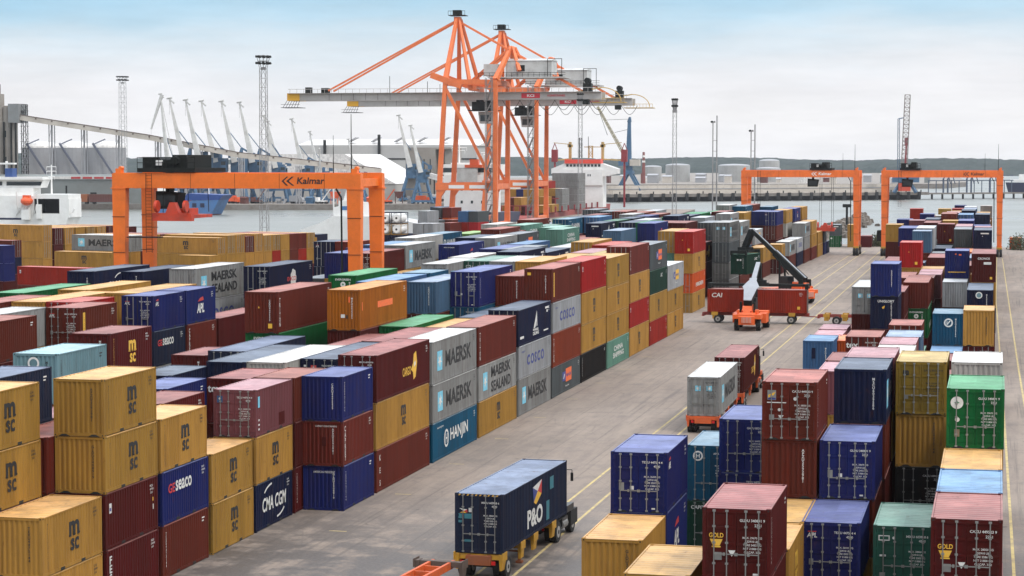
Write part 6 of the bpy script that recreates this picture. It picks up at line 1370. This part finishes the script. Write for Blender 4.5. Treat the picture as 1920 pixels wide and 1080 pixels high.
for i in range(26):
    x = -330+i*11.4+fr.uniform(-3, 3); y = 1600+fr.uniform(0, 160)+(i > 20)*40; w = fr.uniform(3.5, 8); h = fr.uniform(2.5, 6.5); c = fr.choice([m_dome, m_beige, m_silo, m_rust, m_shed, m_white])
    if x > -52: continue
    t = thing('shore_building', 'small %s building on the low far shore, %s in the row' % ({m_dome.name: 'white', m_beige.name: 'beige', m_silo.name: 'grey', m_rust.name: 'dark red', m_shed.name: 'grey-green', m_white.name: 'off-white'}[c.name], ['first', 'second', 'third', 'fourth', 'fifth', 'sixth', 'seventh', 'eighth', 'ninth', 'tenth', 'eleventh', 'twelfth', 'thirteenth', 'fourteenth', 'fifteenth', 'sixteenth', 'seventeenth', 'eighteenth', 'nineteenth', 'twentieth', 'twenty-first', 'twenty-second', 'twenty-third', 'twenty-fourth', 'twenty-fifth', 'last'][i]), 'building', (x, y, 1.2), 0, 'small buildings on the far shore')
    b = MB(); b.box(-w/2, 0, 0, w/2, 9, h); b.obj('wall', c, t); b = MB(); b.prism([(-.3, h), (9.3, h), (4.5, h+1.2)], -w/2-.3, w/2+.3, 'x'); b.obj('roof', m_silo, t)
t = thing('chimney', 'slender red and white chimney on the far shore', 'chimney', (-264.5, 1600, 1.2)); b = MB(); b.tube((0, 0, 0), (0, 0, 24), 1.5, .9, n=12)
for z in (16, 20): b.tube((0, 0, z), (0, 0, z+1.5), 1.3, 1.15, n=12, mi=1)
b.tube((-1.4, 0, 0), (-1.4, 0, 8), .8, n=8); b.obj('shaft', [mat('chimney_red', (.20, .06, .05), .8), m_dome], t)
t = thing('buoy', 'black marker post standing in the water left of the rocks', 'marker', (-57.5, 640, -2.5)); b = MB(); b.tube((0, 0, 0), (0, 0, 4.6), .5, n=10); b.tube((0, 0, 4.6), (0, 0, 5.2), .3, n=8); b.obj('post', m_black, t)
# rock breakwater and shrubs
m_rock = mat('rubble_rock', (.13, .11, .09), .95, grime=.5, gscale=.5, c2=(.20, .17, .14), cscale=.4)
rb = MB(); rr = random.Random(9)
for i in range(520):
    u = rr.random()**.8; cx = -50+u*4+rr.gauss(0, 2.6-1.2*u); cy = 560+u*200+rr.uniform(-6, 6); z = -2.4+max(0, 3.4-abs(cx+50-u*4)*.9)*rr.uniform(.5, 1); s = rr.uniform(.6, 1.7)
    vs = []; ph = rr.uniform(0, 6)
    for a in range(6):
        for q in (-1, 1): vs.append((cx+s*math.cos(ph+a*1.05)*rr.uniform(.7, 1.1)*(.7 if q > 0 else 1), cy+s*math.sin(ph+a*1.05)*rr.uniform(.8, 1.3), z+q*s*.55*rr.uniform(.7, 1.2)))
    rb.add(vs, [(0, 2, 4, 6, 8, 10), (11, 9, 7, 5, 3, 1)]+[(2*k, 2*((k+1) % 6), 2*((k+1) % 6)+1, 2*k+1) for k in range(6)])
o = rb.obj('rocks', m_rock); o['kind'] = 'stuff'; tag(o, 'dark rubble breakwater running out into the water between the two far gantries', 'rocks')
sb = MB(); sb.tube((-45.5, 660, -2), (-45.5, 660, 6.0), .35, n=8); sb.box(-46.8, 659.5, 5.2, -44.2, 660.5, 6.2); tag(sb.obj('beacon', m_black), 'dark beacon post on the rubble breakwater', 'beacon')
m_leaf = mat('shrub_leaf', (.055, .075, .032), .9, vary=.2, c2=(.10, .10, .05), cscale=1.5); m_leafb = mat('shrub_dry', (.14, .13, .06), .9)
for i, (x, y, r, h) in enumerate(((4.6, 482, 2.2, 3.4), (8.5, 484, 2.0, 2.4), (11.5, 470, 2.2, 3.0), (-26.2, 494, 1.8, 2.2), (-27.5, 497, 1.5, 2.8), (-21.5, 493, 1.6, 1.6))):
    b = MB(); r5 = random.Random(50+i)
    for k in range(900):
        th, ph = r5.uniform(0, 6.28), math.acos(r5.uniform(-.2, 1)); q = r5.uniform(.45, 1)**.6*(1+.25*math.sin(3*th+i)+.15*math.sin(7*th)); c = Vector((r*q*math.sin(ph)*math.cos(th), r*q*math.sin(ph)*math.sin(th), h*.12+h*.85*q*math.cos(ph)))
        a = Vector((r5.gauss(0, 1), r5.gauss(0, 1), r5.gauss(0, 1))).normalized()*.19; d = a.cross(Vector((r5.gauss(0, 1), r5.gauss(0, 1), r5.gauss(0, 1)))).normalized()*.13; b.add([c-a, c+d, c+a, c-d], [(0, 1, 2, 3)], r5.random() < .25)
    t = thing('shrub', ['tallest green shrub beside the foot of the right gantry', 'low green shrub behind the orange cabin', 'rounded shrub at the yard edge right of the orange cabin', 'low shrub between the two far gantry legs', 'tall thin shrub behind the leg of the left far gantry', 'smallest shrub beside the yellow boxes at the water'][i], 'shrub', (x, y, 0), 0, 'shrubs at the water edge'); b.obj('foliage', [m_leaf, m_leafb], t)
    st = MB(); [st.tube((0, 0, 0), (r*.3*math.cos(k*1.3), r*.3*math.sin(k*1.3), h*.6), .05, .02, n=5) for k in range(5)]; st.obj('stem', m_rust, t)
t = thing('site_cabin', 'small orange steel cabin at the right edge of the yard', 'cabin', (3.9, 484, 0)); b = MB(); b.box(-1.3, 0, .15, 1.3, 2.5, 2.6); 
for k in range(8): b.box(-1.25+k*.33, -.04, .25, -1.15+k*.33, 0, 2.5)
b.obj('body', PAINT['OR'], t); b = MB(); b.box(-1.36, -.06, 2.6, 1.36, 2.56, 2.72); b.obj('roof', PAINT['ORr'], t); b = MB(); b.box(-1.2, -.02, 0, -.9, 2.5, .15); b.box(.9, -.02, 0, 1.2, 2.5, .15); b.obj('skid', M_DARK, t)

# clutter on the far quay
qr = random.Random(21)
KN = [('harbour_crane_truck', 'vehicle'), ('hopper', 'hopper'), ('cargo_pile', 'cargo pile'), ('lorry', 'lorry'), ('site_hut', 'hut')]
PL = ['left of the coaster', 'behind the coaster bow', 'below the shortest jib crane', 'under the girder lettering', 'right of the tall light mast', 'left of the near gantry leg', 'below the white hall', 'behind the near gantry leg', 'beside the grey block', 'left of the quay crane legs', 'far back on the quay', 'at the quay corner']
for i in range(24):
    x = -352+i*5.6+qr.uniform(-1, 1); y = 890+max(0, x+330)*.28+qr.uniform(2, 9); k = i % 5; nm, ct = KN[k]; cn, mm = qr.choice([('white', m_white), ('dark red', m_rust), ('blue', m_blue), ('orange', m_lbo), ('grey', m_silo)])
    t = thing(nm, '', ct, (x, y, 0), qr.uniform(-.3, .3)); b = MB()
    if k == 0: b.box(-2.6, 0, .8, 2.6, 2.2, 1.5); b.box(-2.6, 0, 1.5, -1.2, 2.2, 2.9); b.beam((.5, 1, 1.6), (4.6, 1, 6.5), .4, .4); lb = '%s mobile crane with short raised boom'
    elif k == 1: b.prism([(-.8, 2.4), (.8, 2.4), (2.2, 5.4), (-2.2, 5.4)], 0, 3, 'y'); [b.box(a-.12, c, 0, a+.12, c+.24, 4.6) for a in (-1.6, 1.6) for c in (0, 2.7)]; lb = '%s loading hopper on four legs'
    elif k == 2:
        for q in range(9): a = qr.uniform(-2.6, 1.6); z = (q//4)*1.1; b.box(a, qr.uniform(0, 2), z, a+1.2, 3.2, z+1.1)
        lb = 'heap of %s cargo bales'
    elif k == 3: b.box(-3.4, 0, 1.0, 1.4, 2.4, 3.6); b.prism([(1.7, .7), (3.4, .7), (3.4, 1.9), (3.0, 2.9), (1.7, 2.9)], 0, 2.4, 'y'); lb = '%s box lorry'
    else: b.box(-1.6, 0, 0, 1.6, 2.4, 2.6); b.prism([(-.2, 2.6), (2.6, 2.6), (1.2, 3.2)], -1.7, 1.7, 'x'); lb = '%s site hut with pitched roof'
    b.obj('body', mm, t)
    if k in (0, 3): w = MB(); [w.tube((a, -.05, .5), (a, 2.3, .5), .5, n=10) for a in (-2.2, 0, 2.4)]; w.obj('wheel', M_RUBBER, t)
    lb = lb.replace(' with short raised boom', '')
    t['label'] = (lb % cn)+', '+PL[i//2]+(', nearer one' if i % 2 else ', on the far quay')
# ------------------------------------------------------------------ labels: each container told apart by colour, marks and place
CN = {k: v[0] for k, v in COL.items()}
MK = {'msc': 'tall black stacked letters', 'mscy': 'yellow stacked letters', 'maersk': 'blue star and black letters', 'sealand': 'blue star and two lettered lines', 'cosco': 'spaced blue letters', 'hanjin': 'white ringed initial', 'apl': 'white letters under red stroke', 'apls': 'small white letters', 'seaco': 'red and white letters', 'cma': 'white letters between arcs', 'cargo': 'yellow emblem', 'dvc': 'white sail shape', 'hapag': 'blue and orange panel', 'hapagy': 'blue and yellow panel', 'ever': 'white lettering', 'china': 'two white words', 'caprey': 'white column of letters', 'kes': 'three stacked white letters', 'fesco': 'bold white column', 'gatx': 'white column of letters', 'evico': 'white blotch and red letters', 'cai': 'white letters', 'nl': 'small white panel', 'uasc': 'slanted white letters', 'panel': 'dark repair patch', 'strip': 'yellow strip', 'vt': 'small white number', 'orange': 'faded orange stripe', 'cronosb': 'white letters', '-': ''}
EM = {'gold': 'gold badge on doors', 'hjd': 'white ring on doors', 'capital': 'white word on doors', 'florens': 'square badge on doors', 'everd': 'white disc on doors', 'mscd': 'small black badge on doors', 'caib': 'white badge on doors', 'tex': 'white word on end', 'cronos': 'white word and yellow label', 'unig': 'white word on end', 'hj': 'white ring on end', 'redlogo': 'red badge on doors', 'bluelogo': 'blue badge on doors', 'maerd': 'two star squares on doors', 'evers': 'white dot on end', 'ylab': 'yellow label on end', 'bluest': 'yellow line on end', 'tealbl': 'white arc on end', 'darkp': 'dark patch on end', 'patch': 'dark patch on end', 'orl': 'white label on end'}
ORD = ['first', 'second', 'third', 'fourth', 'fifth', 'sixth', 'seventh', 'eighth', 'ninth', 'tenth', 'eleventh', 'twelfth', 'thirteenth', 'fourteenth', 'fifteenth', 'sixteenth', 'seventeenth', 'eighteenth', 'nineteenth', 'twentieth']+['twenty-'+w for w in ('first', 'second', 'third', 'fourth', 'fifth', 'sixth', 'seventh', 'eighth', 'ninth')]+['thirtieth']+['thirty-'+w for w in ('first', 'second', 'third', 'fourth', 'fifth', 'sixth', 'seventh', 'eighth', 'ninth')]
BW = {'R': 'right block', 'W': 'block left of the lane', 'F': 'far end of the lane', 'G': 'block under the near gantry', 'C': 'turned block', 'S': 'on the container ship', 'Q': 'at the quay crane feet'}
def labels(cs):
    rows = {}
    for c in cs:
        b = c['block']
        if b in ('R', 'W', 'F', 'G'): r = round((-c['x']-(0 if b == 'R' else 36))/2.62)
        elif b == 'C': r = round((c['x']*AX.x+c['y']*AX.y)/9)
        elif b == 'S': r = round(c['y'])
        else: r = 0
        c['r'] = r; rows.setdefault((b, r), []).append(c)
    bl = {}
    for (b, r) in rows: bl.setdefault(b, []).append(r)
    seen = set()
    for (b, r), l in sorted(rows.items()):
        ri = sorted(bl[b]).index(r); key = (lambda c: round(c['y']/2)) if b in ('R', 'W', 'F', 'G') else (lambda c: (round(c['x']), round(c['y'])))
        ks = sorted(set(key(c) for c in l))
        for c in l:
            k = ks.index(key(c)); tn = {1: 'bottom', 2: 'second tier', 3: 'third tier', 4: 'fourth tier', 5: 'fifth tier'}[c['tier']] if not c['top'] else 'top'
            mk = MK.get(c['side'], '') or EM.get(c['em'], '')
            s = '%s container' % CN[c['c']] + (', %s' % mk if mk else '')
            row = {'R': '%s row from the right road' % ORD[ri], 'W': '%s row from the lane' % ORD[ri], 'F': '%s row from the lane, past the gap' % ORD[ri], 'G': '%s row, gantry block' % ORD[ri], 'C': '%s file, turned block' % ORD[ri], 'S': '%s bay, container ship' % ORD[ri], 'Q': 'by the quay cranes'}[b]
            t = '%s, %s of %s stack, %s' % (s, tn, ORD[k], row)
            if len(t.split()) > 16: t = '%s, %s of %s stack, %s' % ('%s container' % CN[c['c']], tn, ORD[k], row)
            while t in seen: t = t.replace(' container', ' twin container', 1) if ' twin ' not in t else t+' behind'
            seen.add(t); c['o']['label'] = t
labels(CONTS)
if 'all' in REST:
    o = REST['all'][0].obj('shipping_containers', REST['all'][1]); o['kind'] = 'stuff'; tag(o, 'the many smaller and half hidden containers of all colours filling the far stacks', 'containers')
hz = MB(); hz.box(-2950, -250, -4.2, 950, 3950, 75)
ho = hz.obj('haze', None or bpy.data.materials.new('haze_air')); ho['kind'] = 'stuff'; tag(ho, 'thin pale sea haze over the harbour', 'haze')
hm = ho.data.materials[0]; hm.use_nodes = True; hm.node_tree.nodes.clear(); _o = hm.node_tree.nodes.new('ShaderNodeOutputMaterial'); _v = hm.node_tree.nodes.new('ShaderNodeVolumePrincipled')
_v.inputs['Density'].default_value = .00005; _v.inputs['Color'].default_value = (.88, .90, .95, 1); hm.node_tree.links.new(_v.outputs[0], _o.inputs['Volume'])
